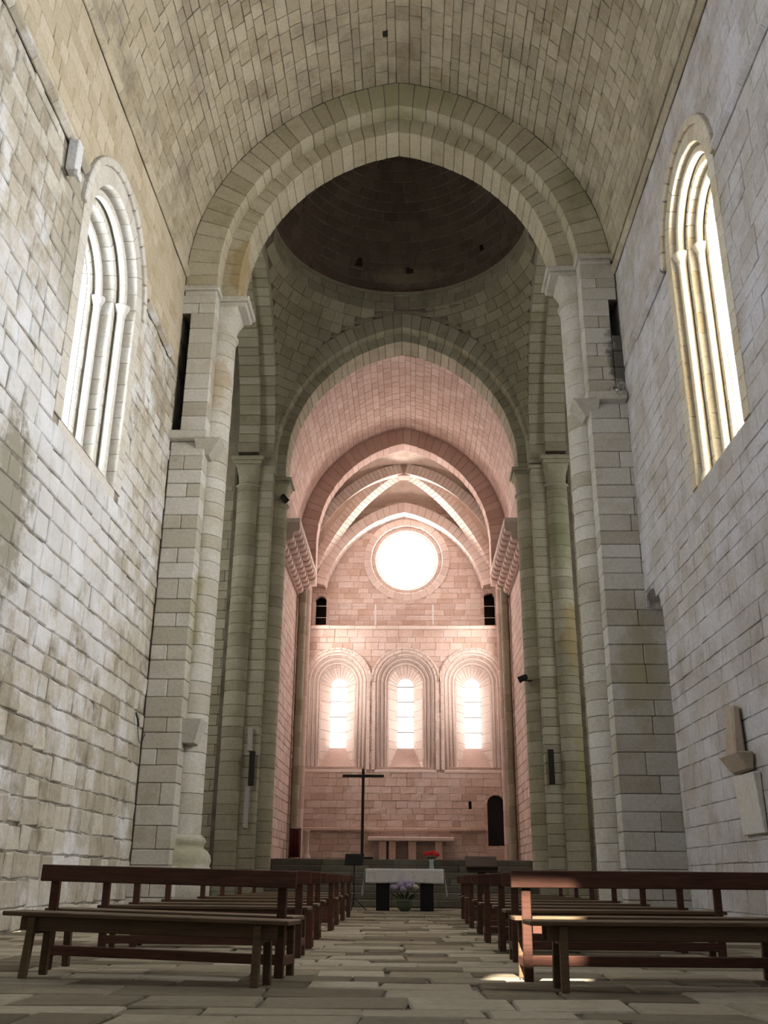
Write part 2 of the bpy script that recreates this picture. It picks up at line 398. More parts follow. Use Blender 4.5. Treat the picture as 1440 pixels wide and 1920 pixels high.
# ------------------------------------------------------------------ nave
XL, XR = -5.25, 5.32
Y_W, Y_E = -4.0, 20.45           # west wall, east end of the nave
Z_STR, Z_SPR, E0 = 11.9, 14.7, .9
R_NAVE = 6.15                     # vault radius (also the extrados of the great arch)
WIN_L = dict(c=15.05, zs=11.42, z0=7.5, k=1.13); WIN_R = dict(c=14.4, zs=11.95, z0=7.2, k=.97)
WIN_LW = dict(c=5.6, zs=11.95, z0=7.5, k=1.); WIN_RW = dict(c=5.3, zs=12.05, z0=7.2, k=1.)
W_OUT, W_BACK = 1.58, 1.36
NICHE = (18.7, 20.4, -.02, 5.6)   # recess in the right wall beside the pier: y0, y1, z0, spring

def wall_fn(x): return lambda u, v: V3((x, u, v))
def niche_hole(z):
    y0, y1, z0, zs = NICHE; c, W = (y0+y1)/2, (y1-y0)/2
    return arch_hole(c, W, z0, zs)(z)
mL = backing(wall_fn(XL-.022), Y_W, 21.4, 0, 15.2, holes_of(arch_hole(WIN_L['c'], W_BACK*WIN_L['k'], WIN_L['z0'], WIN_L['zs']), arch_hole(WIN_LW['c'], W_BACK*WIN_LW['k'], WIN_LW['z0'], WIN_LW['zs'])))
wall_left = new_obj('wall_left', *mL, 'mortar_rough', **st('tall pale limestone nave wall with one deep round-arched window, opposite the plaque', 'wall'))
ms = Masonry()
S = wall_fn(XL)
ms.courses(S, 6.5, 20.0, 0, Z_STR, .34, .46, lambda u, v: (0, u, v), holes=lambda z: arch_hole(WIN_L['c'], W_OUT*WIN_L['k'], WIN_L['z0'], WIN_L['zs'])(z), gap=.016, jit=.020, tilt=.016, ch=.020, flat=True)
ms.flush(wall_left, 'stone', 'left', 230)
ms.courses(S, 6.5, 20.0, Z_STR+.14, 14.62, .28, .46, lambda u, v: (0, u, v), holes=lambda z: arch_hole(WIN_L['c'], W_OUT*WIN_L['k'], WIN_L['z0'], WIN_L['zs'])(z), gap=.012, jit=.006, tilt=.006, flat=True)
ms.flush(wall_left, 'stone', 'upper', 70)
mR = backing(wall_fn(XR+.022), Y_W, 21.4, 0, 15.2, holes_of(arch_hole(WIN_R['c'], W_BACK*WIN_R['k'], WIN_R['z0'], WIN_R['zs']), arch_hole(WIN_RW['c'], W_BACK*WIN_RW['k'], WIN_RW['z0'], WIN_RW['zs']), niche_hole))
wall_right = new_obj('wall_right', *mR, 'mortar_cool', **st('tall lavender-grey limestone nave wall carrying the white plaque and a cream window', 'wall'))
S = wall_fn(XR)
hR = lambda z: arch_hole(WIN_R['c'], W_OUT*WIN_R['k'], WIN_R['z0'], WIN_R['zs'])(z)+niche_hole(z)
ms.courses(S, 6.5, 20.0, 0, Z_STR, .34, .52, lambda u, v: (0, u, v), holes=hR, gap=.007, jit=.010, tilt=.007, ch=.010, flat=True)
ms.courses(S, 6.5, 20.0, Z_STR+.14, 14.62, .28, .46, lambda u, v: (0, u, v), holes=hR, gap=.010, jit=.006, tilt=.006, flat=True)
ms.flush(wall_right, 'stone', 'right')
# the recess in the right wall
y0, y1, z0, zs = NICHE; c, W = (y0+y1)/2, (y1-y0)/2
path = [(-W, z0)]+[(-W*math.cos(PI*k/12), zs+W*math.sin(PI*k/12)) for k in range(13)]+[(W, z0)]
V = [V3((x, c+a, b)) for x in (XR, XR+.75) for a, b in path]; n = len(path)
F = [[i, i+1, n+i+1, n+i] for i in range(n-1)]+[[0, n-1, 2*n-1, n], [n+i for i in range(n)]]
new_obj('recess', V, F, 'right', wall_right, .4)
# west wall with the openings the daylight behind the camera comes through
SLIT = (-2.43, -1.66, 10.70, 11.16)  # unseen opening, placed and sized to throw the sun patch
def west_holes(z): return ([SLIT[:2]] if SLIT[2] < z < SLIT[3] else [])
wall_west = new_obj('wall_west', *backing(lambda u, v: V3((u, Y_W, v)), -5.6, 5.6, 0, 22, west_holes, dv=.05), 'vault', **st('plain limestone west wall with a high window above the door', 'wall'))

# nave vault
fv_, Lv = pointed(R_NAVE, E0, Z_SPR)
def vaultS(u, v): x, z = fv_(v); return V3((x, u, z))
def vault_out(u, v): x, z = pointed(R_NAVE+.025, E0, Z_SPR)[0](v*(R_NAVE+.025)/R_NAVE); return V3((x*1.006, u, z+.005))
ceiling = new_obj('ceiling', *backing(vault_out, Y_W, 20.6, -Lv, Lv, dv=.3), 'mortar_dark', **st('pointed stone barrel vault of small coursed blocks over the nave', 'ceiling'))
ms.courses(vaultS, 8.5, 20.02, -Lv+.28, Lv-.28, .285, .5, lambda u, v: (0, u, 12), gap=.014, jit=.008, tilt=.007, ch=.012, flat=True)
ms.flush(ceiling, 'stone', 'vault', 300)

for (yy, sv) in ((18.35, -.36), (15.2, 2.1)):
    p = vaultS(yy, sv); new_obj('dark_putlog_patch', *hexa(boxc(p.x-.10, p.x+.10, p.y-.09, p.y+.09, p.z-.012, p.z+.1)), 'hole', ceiling)  # dark block painted as a shaded hole, nothing is cut

# string courses
def string(name, x, sx, z0, z1, p, spans, label, mat):
    root = empty(name, (0, 0, 0), **st(label, 'moulding'))
    for a, b in spans:
        u = a
        while u < b-.05:
            l = min(random.uniform(.7, 1.2), b-u)
            if b-u-l < .3: l = b-u
            xa, xb = x, x-sx*p
            prof = [(xa, z0), (xa-sx*p*.25, z0), (xb, z0+(z1-z0)*.5), (xb, z1), (xa, z1)]
            Vv = [V3((px, yy, pz)) for yy in (u+.004, u+l-.004) for px, pz in prof]
            Fv = [[i, (i+1) % 5, 5+(i+1) % 5, 5+i] for i in range(5)]+[[0, 1, 2, 3, 4], [9, 8, 7, 6, 5]]
            new_obj('stone', Vv, Fv, mat, root, random.random()); u += l
string('trim_1', XL, -1, Z_STR, Z_STR+.14, .10, [(6.5, WIN_L['c']-1.98), (WIN_L['c']+1.98, 19.2)], 'thin projecting string course beside the pale window, under the white floodlight', 'left')
string('trim_2', XR, 1, Z_STR, Z_STR+.14, .10, [(6.5, WIN_R['c']-1.72), (WIN_R['c']+1.72, 18.6)], 'thin projecting string course running to both sides of the cream window', 'right')
string('trim_3', XL+.01, -1, 14.62, 14.78, .09, [(6.5, 20.0)], 'springing ledge of the nave vault above the pale window', 'vault')
string('trim_4', XR-.01, 1, 14.62, 14.78, .09, [(6.5, 20.0)], 'springing ledge of the nave vault above the cream window', 'vault')

# ------------------------------------------------------------------ round-arched windows with stepped jambs
def opening(root, frame, prof, z0, zs, mat, ref, jh=.40, nv=13, limit=290, name='jamb_stone', gap=.008):
    """dressed stones along jambs and arch for every face of the profile [(depth, half width)...]"""
    mz = Masonry(); J = zs-z0; core = []
    def at(n, w, t):
        if t < J: return V3(frame(-w, z0+t, n))
        if t <= J+1: a = PI*(t-J); return V3(frame(-w*math.cos(a), zs+w*math.sin(a), n))
        return V3(frame(w, z0+J-(t-J-1), n))
    for (n0, w0), (n1, w1) in zip(prof, prof[1:]):
        ln = math.hypot(n1-n0, w1-w0)
        S = lambda t, q: at(n0+(n1-n0)*q/ln, w0+(w1-w0)*q/ln, t)
        cuts = [0.]
        while cuts[-1] < J-.2:
            cuts.append(min(J, cuts[-1]+jh*random.uniform(.75, 1.25)))
            if J-cuts[-1] < .2: cuts[-1] = J
        allc = cuts+[J+(k+1)/nv for k in range(nv)]+[J+1+(J-x) for x in reversed(cuts[:-1])]
        for a, b in zip(allc, allc[1:]):
            mz.block(S, a, b, 0, ln, ref((a+b)/2, J) if callable(ref) else ref, gap=gap, ch=.008, back=.05, nu=2 if J <= a < J+.999 else 1, proud=random.uniform(0, .006))
        for k in range(len(allc)-1):
            a, b = allc[k], allc[k+1]
            q = .024; core.append(([at(n0+q, w0+q, a), at(n0+q, w0+q, b), at(n1+q, w1+q, b), at(n1+q, w1+q, a)], [[0, 1, 2, 3]]))
    mz.flush(root, name, mat, limit)
    return at, core
def path_tube(at, n, w, r, J, lo, hi):
    """roll moulding along the arch only, or along jambs too (lo, hi in the path parameter)"""
    ts = [lo]+([J] if lo < J else [])+[J+k/20 for k in range(1, 20)]+([J+1] if hi > J+1 else [])+[hi]
    ts = sorted(set(t for t in ts if lo <= t <= hi)); return tube([at(n, w, t) for t in ts], r, 8)

def nave_window(name, x, sx, wn, mat, glowmat, label, detailed=True):
    c, zs, z0, kw = wn['c'], wn['zs'], wn['z0'], wn['k']
    frame = lambda h, z, n: (x+sx*n, c+h, z)
    prof = [(-.012, 1.60), (-.012, 1.30), (.26, 1.30), (.26, 1.00), (.54, 1.00), (.54, .72), (.62, .72), (1.35, .46)]
    if kw > 1.1: prof = [(-.012, 1.60), (-.012, 1.30), (.36, 1.30), (.36, 1.02), (.74, 1.02), (.74, .74), (.80, .74), (1.35, .46)]
    prof = [(a, b*kw if b > .5 else b) for a, b in prof]; J = zs-z0
    root = empty(name, (0, 0, 0), **st(label, 'window'))
    def ref(t, J): return V3((x-sx*.6, c, z0+t if t < J else (zs if t < J+1 else z0+J-(t-J-1))))
    at, core = opening(root, frame, prof, z0, zs, mat, ref, limit=290 if detailed else 0)
    V, F = join(core)
    # mortar bed of the embrasure
    new_obj('bed', V, F, 'mortar', root)
    # sill, sloping up to the glass
    Vs, Fs = hexa([V3(frame(h, z, n)) for h, z, n in ((-1.35*kw, z0-.25, .012), (1.35*kw, z0-.25, .012), (.6, z0-.25, 1.4), (-.6, z0-.25, 1.4), (-1.35*kw, z0, .012), (1.35*kw, z0, .012), (.6, z0+.75, 1.4), (-.6, z0+.75, 1.4))])
    new_obj('sill', Vs, Fs, mat, root, .5)
    # glass: panes between iron bars
    zz = z0+.6; k = 0
    while zz < zs:
        zt = min(zz+.75, zs); new_obj('pane', [V3(frame(h, z, 1.33)) for h, z in ((-.47, zz), (.47, zz), (.47, zt-.03), (-.47, zt-.03))], [[0, 1, 2, 3]], glowmat, root)
        new_obj('glazing_bar', *hexa(sorted_box(frame, -.47, .47, zt-.03, zt, 1.30, 1.345)), 'lead', root); zz = zt
    fan = [V3(frame(0, zs, 1.33))]+[V3(frame(-.47*math.cos(PI*i/12), zs+.47*math.sin(PI*i/12), 1.33)) for i in range(13)]
    new_obj('pane', fan, [[0, i, i+1] for i in range(1, 13)], glowmat, root)
    if not detailed: return root
    # two nook shafts on each side with capital and base, carried on as rolls round the arch
    for (n, wd, r) in ((.17 if kw < 1.1 else .24, 1.19*kw, .085), (.45 if kw < 1.1 else .62, .89*kw, .075)):
        for sgn in (-1, 1):
            p = frame(sgn*wd, z0, n)
            o = new_obj('shaft', *lathe([(r*1.5, z0), (r*1.5, z0+.12), (r*1.15, z0+.2), (r, z0+.24), (r, zs-.24), (r*1.2, zs-.22), (r, zs-.2), (r*1.05, zs-.18), (r*1.9, zs-.04), (r*1.9, zs)], 12, p[0], p[1]), mat, root, .75, True)
        new_obj('roll_moulding', *path_tube(at, n, wd, r, J, J, J+1), mat, root, .6, True)
    # hood mould: separate voussoirs proud of the wall
    hm = Masonry(); K = 15
    for k in range(K):
        a, b = PI*(k+.03)/K, PI*(k+.97)/K
        c8 = []
        for (w_, nn) in ((1.60*kw, .05), (1.60*kw+.16, .05)):
            for (an, n_) in ((a, -.085), (b, -.085), (b, nn), (a, nn)): c8.append(V3(frame(-w_*math.cos(an), zs+w_*math.sin(an), n_)))
        hm.hexa(c8, .02, area=.1)
    hm.flush(root, 'hood_stone', mat)
    return root
def sorted_box(frame, h0, h1, z0, z1, n0, n1):
    return [V3(frame(h, z, n)) for h, z, n in ((h0, z0, n0), (h1, z0, n0), (h1, z0, n1), (h0, z0, n1), (h0, z1, n0), (h1, z1, n0), (h1, z1, n1), (h0, z1, n1))]
nave_window('window_1', XL, -1, WIN_L, 'winl', 'glow_nave_l', 'deep round-arched window with stepped white jambs and nook shafts, below the white floodlight')
nave_window('window_2', XR, 1, WIN_R, 'winr', 'glow_nave_r', 'deep round-arched window with sunlit cream jambs and nook shafts')
nave_window('window_3', XL, -1, WIN_LW, 'winl', 'glow_far_l', 'unseen round-arched window added nearer the west door in the pale wall for nave light', False)  # out of view, added to light the nave
nave_window('window_4', XR, 1, WIN_RW, 'winr', 'glow_far_r', 'unseen round-arched window added nearer the west door in the lavender-grey wall to brighten the pale one', False)  # added beyond the frame to brighten the opposite wall and pier
# west window and door light, behind the camera
wr = new_obj('window_5', [V3((x, Y_W+.05, z)) for x, z in ((-1.5, 8.5), (1.7, 8.5), (1.7, 15), (-1.5, 15))], [[0, 1, 2, 3]], 'lead', **st('large west window above the entrance', 'window'))
for i in range(2):
    for j in range(4):
        xa, za = -1.4+1.55*i, 8.6+1.6*j
        new_obj('pane', [V3((x, Y_W+.09, z)) for x, z in ((xa, za), (xa+1.45, za), (xa+1.45, za+1.5), (xa, za+1.5))], [[0, 1, 2, 3]], 'glow_west', wr)

# ------------------------------------------------------------------ the great arch between nave and crossing
Z_A1L, Z_A1R = 14.33, 15.15       # tops of the two imposts
core = []; m1 = Masonry(); fr_x = lambda x, z, y: (x, y, z)
ring(m1, fr_x, 5.35, 6.15, E0, Z_SPR, 20.0, 20.5, 21, Z_A1L, Z_A1R-.1, core=core)
ring(m1, fr_x, 4.90, 5.37, E0, Z_SPR, 20.46, 21.4, 21, Z_A1L, Z_A1R, core=core)
great_arch = new_obj('great_arch', *join(core), 'mortar_dark', **st('great pointed two-order arch with mossy crown between nave and domed crossing', 'arch'))
m1.flush(great_arch, 'voussoir', 'arch')
def plate(Yp, x0, x1, z0, z1, R, e, zs, axis='y', c=0.):
    h = lambda z: [(c-pointed_half(R, e, zs, z), c+pointed_half(R, e, zs, z))] if pointed_half(R, e, zs, z) > 0 and z < zs+math.sqrt(R*R-e*e) else []
    S = (lambda u, v: V3((u, Yp, v))) if axis == 'y' else (lambda u, v: V3((Yp, u, v)))
    return backing(S, x0, x1, z0, z1, h, dv=.08)
new_obj('backing', *plate(21.38, -6.2, 6.2, 13.5, 22.2, 5.05, E0, Z_SPR), 'mortar', great_arch)

def ashlar(mz, x0, x1, y0, y1, z0, z1, h, n=(1, 2), bev=.016, gap=.005):
    """solid pier of squared blocks: one or two across in alternating courses"""
    z = z0; k = random.randint(0, 1)
    while z < z1-.03:
        hh = h*random.uniform(.8, 1.25)
        if z1-z-hh < .5*h: hh = z1-z
        cuts = [x0, x1] if n[k % len(n)] == 1 else [x0]+[x0+(x1-x0)*(i+random.uniform(-.22, .22)+1)/n[k % len(n)] for i in range(n[k % len(n)]-1)]+[x1]
        for a, b in zip(cuts, cuts[1:]):
            j = random.uniform(-.007, .007)
            mz.hexa(boxc(a+gap, b-gap, y0+j, y1, z+gap, z+hh-gap), bev, area=(b-a)*hh)
        z += hh; k += 1

def nave_pier(sx, zimp, zledge, label, passage):
    """respond of the great arch: squared pier and engaged column on a moulded base"""
    mz = Masonry(); q = .03
    fx = lambda a, b: (min(sx*a, sx*b), max(sx*a, sx*b))
    xo = 5.30 if sx < 0 else 5.95
    cor = [hexa(boxc(*fx(4.45+q, 5.0), 20+q, 20.5, 0, zimp-.25)), hexa(boxc(*fx(4.62, xo), 20.9, 21.4, 0, zimp)), hexa(boxc(*fx(5.0, xo), 20+q, 20.5, 0, zledge)), hexa(boxc(*fx(5.0, xo), 20+q, 20.5, passage[1], zimp))]
    root = new_obj('nave_pier', *join(cor), 'mortar_dark', **st(label, 'pier'))
    ashlar(mz, *fx(4.45, xo if sx > 0 else 5.24), 20.0, 20.46, .95, zledge, .37, (1, 2) if sx < 0 else (2, 1, 2))
    ashlar(mz, *fx(4.45, 5.05 if sx < 0 else 5.1), 20.0, 20.46, zledge, passage[1], .37, (1,) if sx < 0 else (1, 2))
    if sx > 0: ashlar(mz, *fx(5.1, 5.42), 20.0, 20.46, zledge, passage[0], .37, (1,))
    ashlar(mz, *fx(4.45, 5.3), 20.0, 20.46, passage[1], zimp-.22, .3, (1, 2))
    ashlar(mz, *fx(4.35 if sx < 0 else 4.45, 5.26 if sx < 0 else xo), 19.9 if sx < 0 else 20.0, 20.46, 0, .95, .32, (2, 1))
    mz.flush(root, 'stone', 'pier')
    cx, cy, r = sx*4.50, 20.90, .42
    drums(root, cx, cy, r, 1.55 if sx < 0 else 0., zimp-.95, .36, 'pier')
    # moulded base (only the whiter pier shows one)
    if sx < 0: new_obj('base', *lathe([(.68, .0), (.68, .9), (.64, .95), (.67, 1.05), (.65, 1.16), (.58, 1.25), (.50, 1.3), (.50, 1.36), (.55, 1.43), (.51, 1.5), (.44, 1.56)], 28, cx, cy), 'pier', root, .45, True)
    capital(root, cx, cy, r, zimp-.95, zimp-.26, 1.02, 'pier')
    abacus(root, (*fx(3.72, 4.95), 20.36, 21.42, zimp-.26, zimp), 'pier')
    abacus(root, (*fx(4.38, 5.3), 19.88, 20.5, zimp-.24, zimp+.0), 'pier', 'impost')
    # ledge with its bracket
    box('ledge', (*fx(4.36, 5.3), 19.78, 20.44, zledge-.2, zledge), 'pier', root, .03)
    new_obj('bracket', *hexa([(sx*a, b, c_) for a, b, c_ in ((4.62, 20.1, zledge-.5), (4.36, 20.1, zledge-.5), (4.36, 20.5, zledge-.5), (4.62, 20.5, zledge-.5), (4.66, 19.82, zledge-.18), (4.05, 19.82, zledge-.18), (4.05, 20.5, zledge-.18), (4.66, 20.5, zledge-.18))]), 'pier', root, .4)
    return root
pL = nave_pier(-1, Z_A1L, 10.35, 'pier of the great arch with ochre-stained round shaft on a moulded base', (13.5, 13.6))
pR = nave_pier(1, Z_A1R, 11.3, 'pier of the great arch with a sooty black stain and a steel lamp on its ledge', (12.9, 13.9))
new_obj('corbel', *hexa([(-4.62, 20.2, 3.35), (-4.2, 20.2, 3.35), (-4.2, 20.7, 3.35), (-4.62, 20.7, 3.35), (-4.78, 20.02, 3.82), (-4.05, 20.02, 3.82), (-4.05, 20.7, 3.82), (-4.78, 20.7, 3.82)]), 'pier', pL, .6)

# ------------------------------------------------------------------ crossing: piers, arches, pendentives, dome
YC, HX, HY = 25.45, 4.30, 4.05
Z_A2, R_A2 = 13.98, 4.83
core = []; m2 = Masonry()
ring(m2, fr_x, 5.15, 5.74, E0, Z_A2, 29.5, 29.95, 22, 13.45, 13.8, core=core)
ring(m2, fr_x, R_A2, 5.17, E0, Z_A2, 29.9, 30.85, 22, 13.45, 13.8, core=core)
choir_arch = new_obj('choir_arch', *join(core), 'mortar_dark', **st('grey-green pointed two-order arch opening from the crossing into the rose choir', 'arch'))
m2.flush(choir_arch, 'voussoir', 'cross')
new_obj('backing', *plate(29.6, -6.2, 6.2, 13.0, 21, 5.3, E0, Z_A2), 'mortar', choir_arch)
new_obj('backing', *plate(30.84, -6.2, 6.2, 13.0, 20, 5.0, E0, Z_A2), 'mortar', choir_arch)
spn = Masonry()
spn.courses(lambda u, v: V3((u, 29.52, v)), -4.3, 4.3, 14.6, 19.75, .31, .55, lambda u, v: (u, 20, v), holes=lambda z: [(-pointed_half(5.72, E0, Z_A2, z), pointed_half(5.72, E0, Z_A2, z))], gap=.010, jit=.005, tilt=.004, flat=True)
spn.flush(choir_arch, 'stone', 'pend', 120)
for sx in (-1, 1):
    core = []; mm = Masonry(); fy = lambda h, z, x: (sx*x, YC+h, z)
    ring(mm, fy, 4.93, 5.62, E0, 14.15, 4.3, 4.82, 20, core=core)
    ring(mm, fy, 4.76, 5.0, E0, 14.15, 4.8, 5.5, 20, core=core)
    ta = new_obj('transept_arch', *join(core), 'mortar_dark', **st('dim pointed side arch of the crossing on the side of the %s' % ('white floodlight' if sx < 0 else 'steel lamp'), 'arch'))
    mm.flush(ta, 'voussoir', 'cross', 60)
    new_obj('backing', *plate(sx*4.4, 21.3, 29.7, 13.0, 20.6, 5.05, E0, 14.15, 'x', YC), 'mortar', ta)
    new_obj('backing', *plate(sx*5.5, 21.3, 30.0, 13.0, 20.6, 4.9, E0, 14.15, 'x', YC), 'mortar', ta)

def crossing_pier(sx, zc, label):
    fx = lambda a, b: (min(sx*a, sx*b), max(sx*a, sx*b)); q = .03; mz = Masonry()
    root = new_obj('crossing_pier', *join([hexa(boxc(*fx(4.3+q, 5.6), 29.55+q, 30.85, 0, 14)), hexa(boxc(*fx(4.45, 5.6), 29.9, 30.85, 0, 14))]), 'mortar_dark', **st(label, 'pier'))
    ashlar(mz, *fx(4.30, 4.80), 29.55, 29.95, 0, 13.75, .31, (1,), gap=.004)
    ashlar(mz, *fx(5.42, 5.95), 29.62, 30.0, 0, 13.75, .31, (1, 1, 2), gap=.004)
    mz.flush(root, 'stone', 'cross')
    drums(root, sx*5.13, 29.72, .38, 0.0, 13.0, .34, 'cross'); capital(root, sx*5.13, 29.72, .38, 13.0, 13.72, .86, 'cross')
    abacus(root, (*fx(4.62, 5.7), 29.2, 30.0, 13.72, 13.97), 'cross')
    drums(root, sx*4.32, 30.38, .43, 0.0, zc-.85, .34, 'cross'); capital(root, sx*4.32, 30.38, .43, zc-.85, zc-.22, 1.0, 'cross')
    abacus(root, (*fx(3.72, 4.75), 29.84, 30.9, zc-.22, zc), 'cross')
    abacus(root, (*fx(4.24, 4.86), 29.46, 29.95, 13.5, 13.72), 'cross', 'impost')
    return root
cL = crossing_pier(-1, 13.45, 'clustered grey-green pier beside the choir with loudspeaker between pale cable ducts')
cR = crossing_pier(1, 13.8, 'clustered grey-green pier beside the choir with ochre streaks down its shaft')

ZP, HP = 13.95, 7.97; RC = math.hypot(HX, HY)
def pend_r(z): return max(4.06, RC*math.sqrt(max(0, 1-((z-ZP)/HP)**2)))
def pendS(u, v): r = pend_r(v); return V3((r*math.cos(u), YC+r*math.sin(u), v))
Z_RING = 20.4
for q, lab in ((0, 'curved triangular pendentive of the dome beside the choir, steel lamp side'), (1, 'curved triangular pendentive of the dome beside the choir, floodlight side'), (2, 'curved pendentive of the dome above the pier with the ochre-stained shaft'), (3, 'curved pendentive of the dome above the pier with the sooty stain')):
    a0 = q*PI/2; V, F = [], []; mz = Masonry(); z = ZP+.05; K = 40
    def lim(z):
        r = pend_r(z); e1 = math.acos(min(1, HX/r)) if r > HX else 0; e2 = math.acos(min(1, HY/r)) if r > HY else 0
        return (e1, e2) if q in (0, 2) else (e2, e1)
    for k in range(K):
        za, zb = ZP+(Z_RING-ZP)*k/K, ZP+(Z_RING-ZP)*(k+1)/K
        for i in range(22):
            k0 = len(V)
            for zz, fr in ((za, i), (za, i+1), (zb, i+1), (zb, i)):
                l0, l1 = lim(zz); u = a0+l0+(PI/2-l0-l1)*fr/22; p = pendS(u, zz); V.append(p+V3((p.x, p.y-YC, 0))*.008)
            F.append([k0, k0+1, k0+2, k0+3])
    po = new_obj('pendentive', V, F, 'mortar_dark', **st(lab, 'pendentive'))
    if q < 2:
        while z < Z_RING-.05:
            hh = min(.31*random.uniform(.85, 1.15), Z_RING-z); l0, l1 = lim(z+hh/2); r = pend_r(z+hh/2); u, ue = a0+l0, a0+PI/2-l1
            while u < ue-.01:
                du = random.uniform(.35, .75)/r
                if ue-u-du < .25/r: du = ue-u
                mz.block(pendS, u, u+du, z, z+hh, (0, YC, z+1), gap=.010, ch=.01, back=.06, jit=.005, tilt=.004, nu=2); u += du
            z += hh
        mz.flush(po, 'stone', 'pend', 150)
# dome
RD, HD = 4.12, 4.7
def domeS(u, v): t = v/RD; return V3((RD*math.cos(t)*math.cos(u), YC+RD*math.cos(t)*math.sin(u), Z_RING+.12+HD*math.sin(t)))
V, F = [], []
for k in range(36):
    for i in range(96):
        k0 = len(V)
        for a, b in ((i, k), (i+1, k), (i+1, k+1), (i, k+1)):
            p = domeS(2*PI*a/96, RD*PI/2*b/36); V.append(p+(p-V3((0, YC, Z_RING)))*.0045)
        F.append([k0, k0+1, k0+2, k0+3])
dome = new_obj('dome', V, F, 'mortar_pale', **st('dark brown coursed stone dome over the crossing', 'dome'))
v = .02
while v < RD*PI/2-.5:
    hh = .33*random.uniform(.9, 1.1); t = (v+hh/2)/RD; rr = RD*math.cos(t); n = max(10, round(2*PI*rr/.55)); off = random.random()
    for i in range(n):
        a, b = 2*PI*(i+off)/n, 2*PI*(i+1+off)/n
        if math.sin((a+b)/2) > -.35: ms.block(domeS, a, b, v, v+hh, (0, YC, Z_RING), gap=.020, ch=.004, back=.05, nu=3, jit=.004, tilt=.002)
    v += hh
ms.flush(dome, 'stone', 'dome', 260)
for u_, v_, sz in ((1.98, .95, .16), (1.50, .82, .13), (.78, .9, .1)):
    p = domeS(u_, v_); d_ = (V3((0, YC, Z_RING))-p).normalized()*.02; new_obj('dark_putlog_patch', *hexa([p+d_+V3((a*sz, .1*(1-c2), b*sz)) for c2 in (1, 0) for a, b in ((-1, -1), (1, -1), (1, 1), (-1, 1))]), 'hole', dome)  # flat dark squares standing in for shaded holes
# ring under the dome, closing the corners
V, F = [], []
for i in range(64):
    a, b = 2*PI*i/64, 2*PI*(i+1)/64; k0 = len(V)
    for u, r, z in ((a, 4.06, Z_RING+.0), (b, 4.06, Z_RING+.0), (b, 4.06, Z_RING+.14), (a, 4.06, Z_RING+.14), (a, 6.6, Z_RING+.14), (b, 6.6, Z_RING+.14), (a, 6.6, Z_RING), (b, 6.6, Z_RING)): V.append(V3((max(-5.6, min(5.6, r*math.cos(u))), max(21.3, min(29.7, YC+r*math.sin(u))), z)))
    F += [[k0, k0+1, k0+2, k0+3], [k0+3, k0+2, k0+5, k0+4], [k0, k0+1, k0+7, k0+6]]
new_obj('trim_5', V, F, 'pend', None, .5, **st('plain stone ring at the foot of the dark dome', 'moulding'))

# transepts (dim side arms seen past the piers)
for sx in (-1, 1):
    S = lambda u, v: V3((sx*u, 29.93, v))
    side = 'left' if sx < 0 else 'right'
    te = new_obj('wall_transept_'+side, *join([backing(S, 5.3, 11, 0, 20.6), backing(lambda u, v: V3((sx*u, 21.42, v)), 4.45, 11, 0, 20.6), backing(lambda u, v: V3((sx*11, u, v)), 21.3, 30, 0, 20.6), backing(lambda u, v: V3((sx*u, v, 20.5)), 4.4, 11.1, 21.2, 30.1, dv=5)]), 'mortar',
        **st('coursed wall of the transept glimpsed behind the pier on the %s side' % ('floodlight' if sx < 0 else 'steel lamp'), 'wall'))
    ms.courses(lambda u, v: V3((sx*u, 29.9, v)), 5.4, 7.6, 0, 20.4, .33, .52, lambda u, v: (sx*u, 20, v), gap=.012, jit=.006, tilt=.006, flat=True)
    ms.flush(te, 'stone', 'pend', 120)
    wn = empty('window_%d' % (6 if sx < 0 else 7), **st('narrow unseen window in the end wall of the transept on the %s side' % ('floodlight' if sx < 0 else 'steel lamp'), 'window'))  # unseen; the left one is added to light the dim crossing
    for k in range(4):
        new_obj('pane', [V3((sx*10.95, y, z)) for y, z in ((24.7, 7+1.4*k), (26.3, 7+1.4*k), (26.3, 8.33+1.4*k), (24.7, 8.33+1.4*k))], [[0, 1, 2, 3]], 'glow_tran', wn)

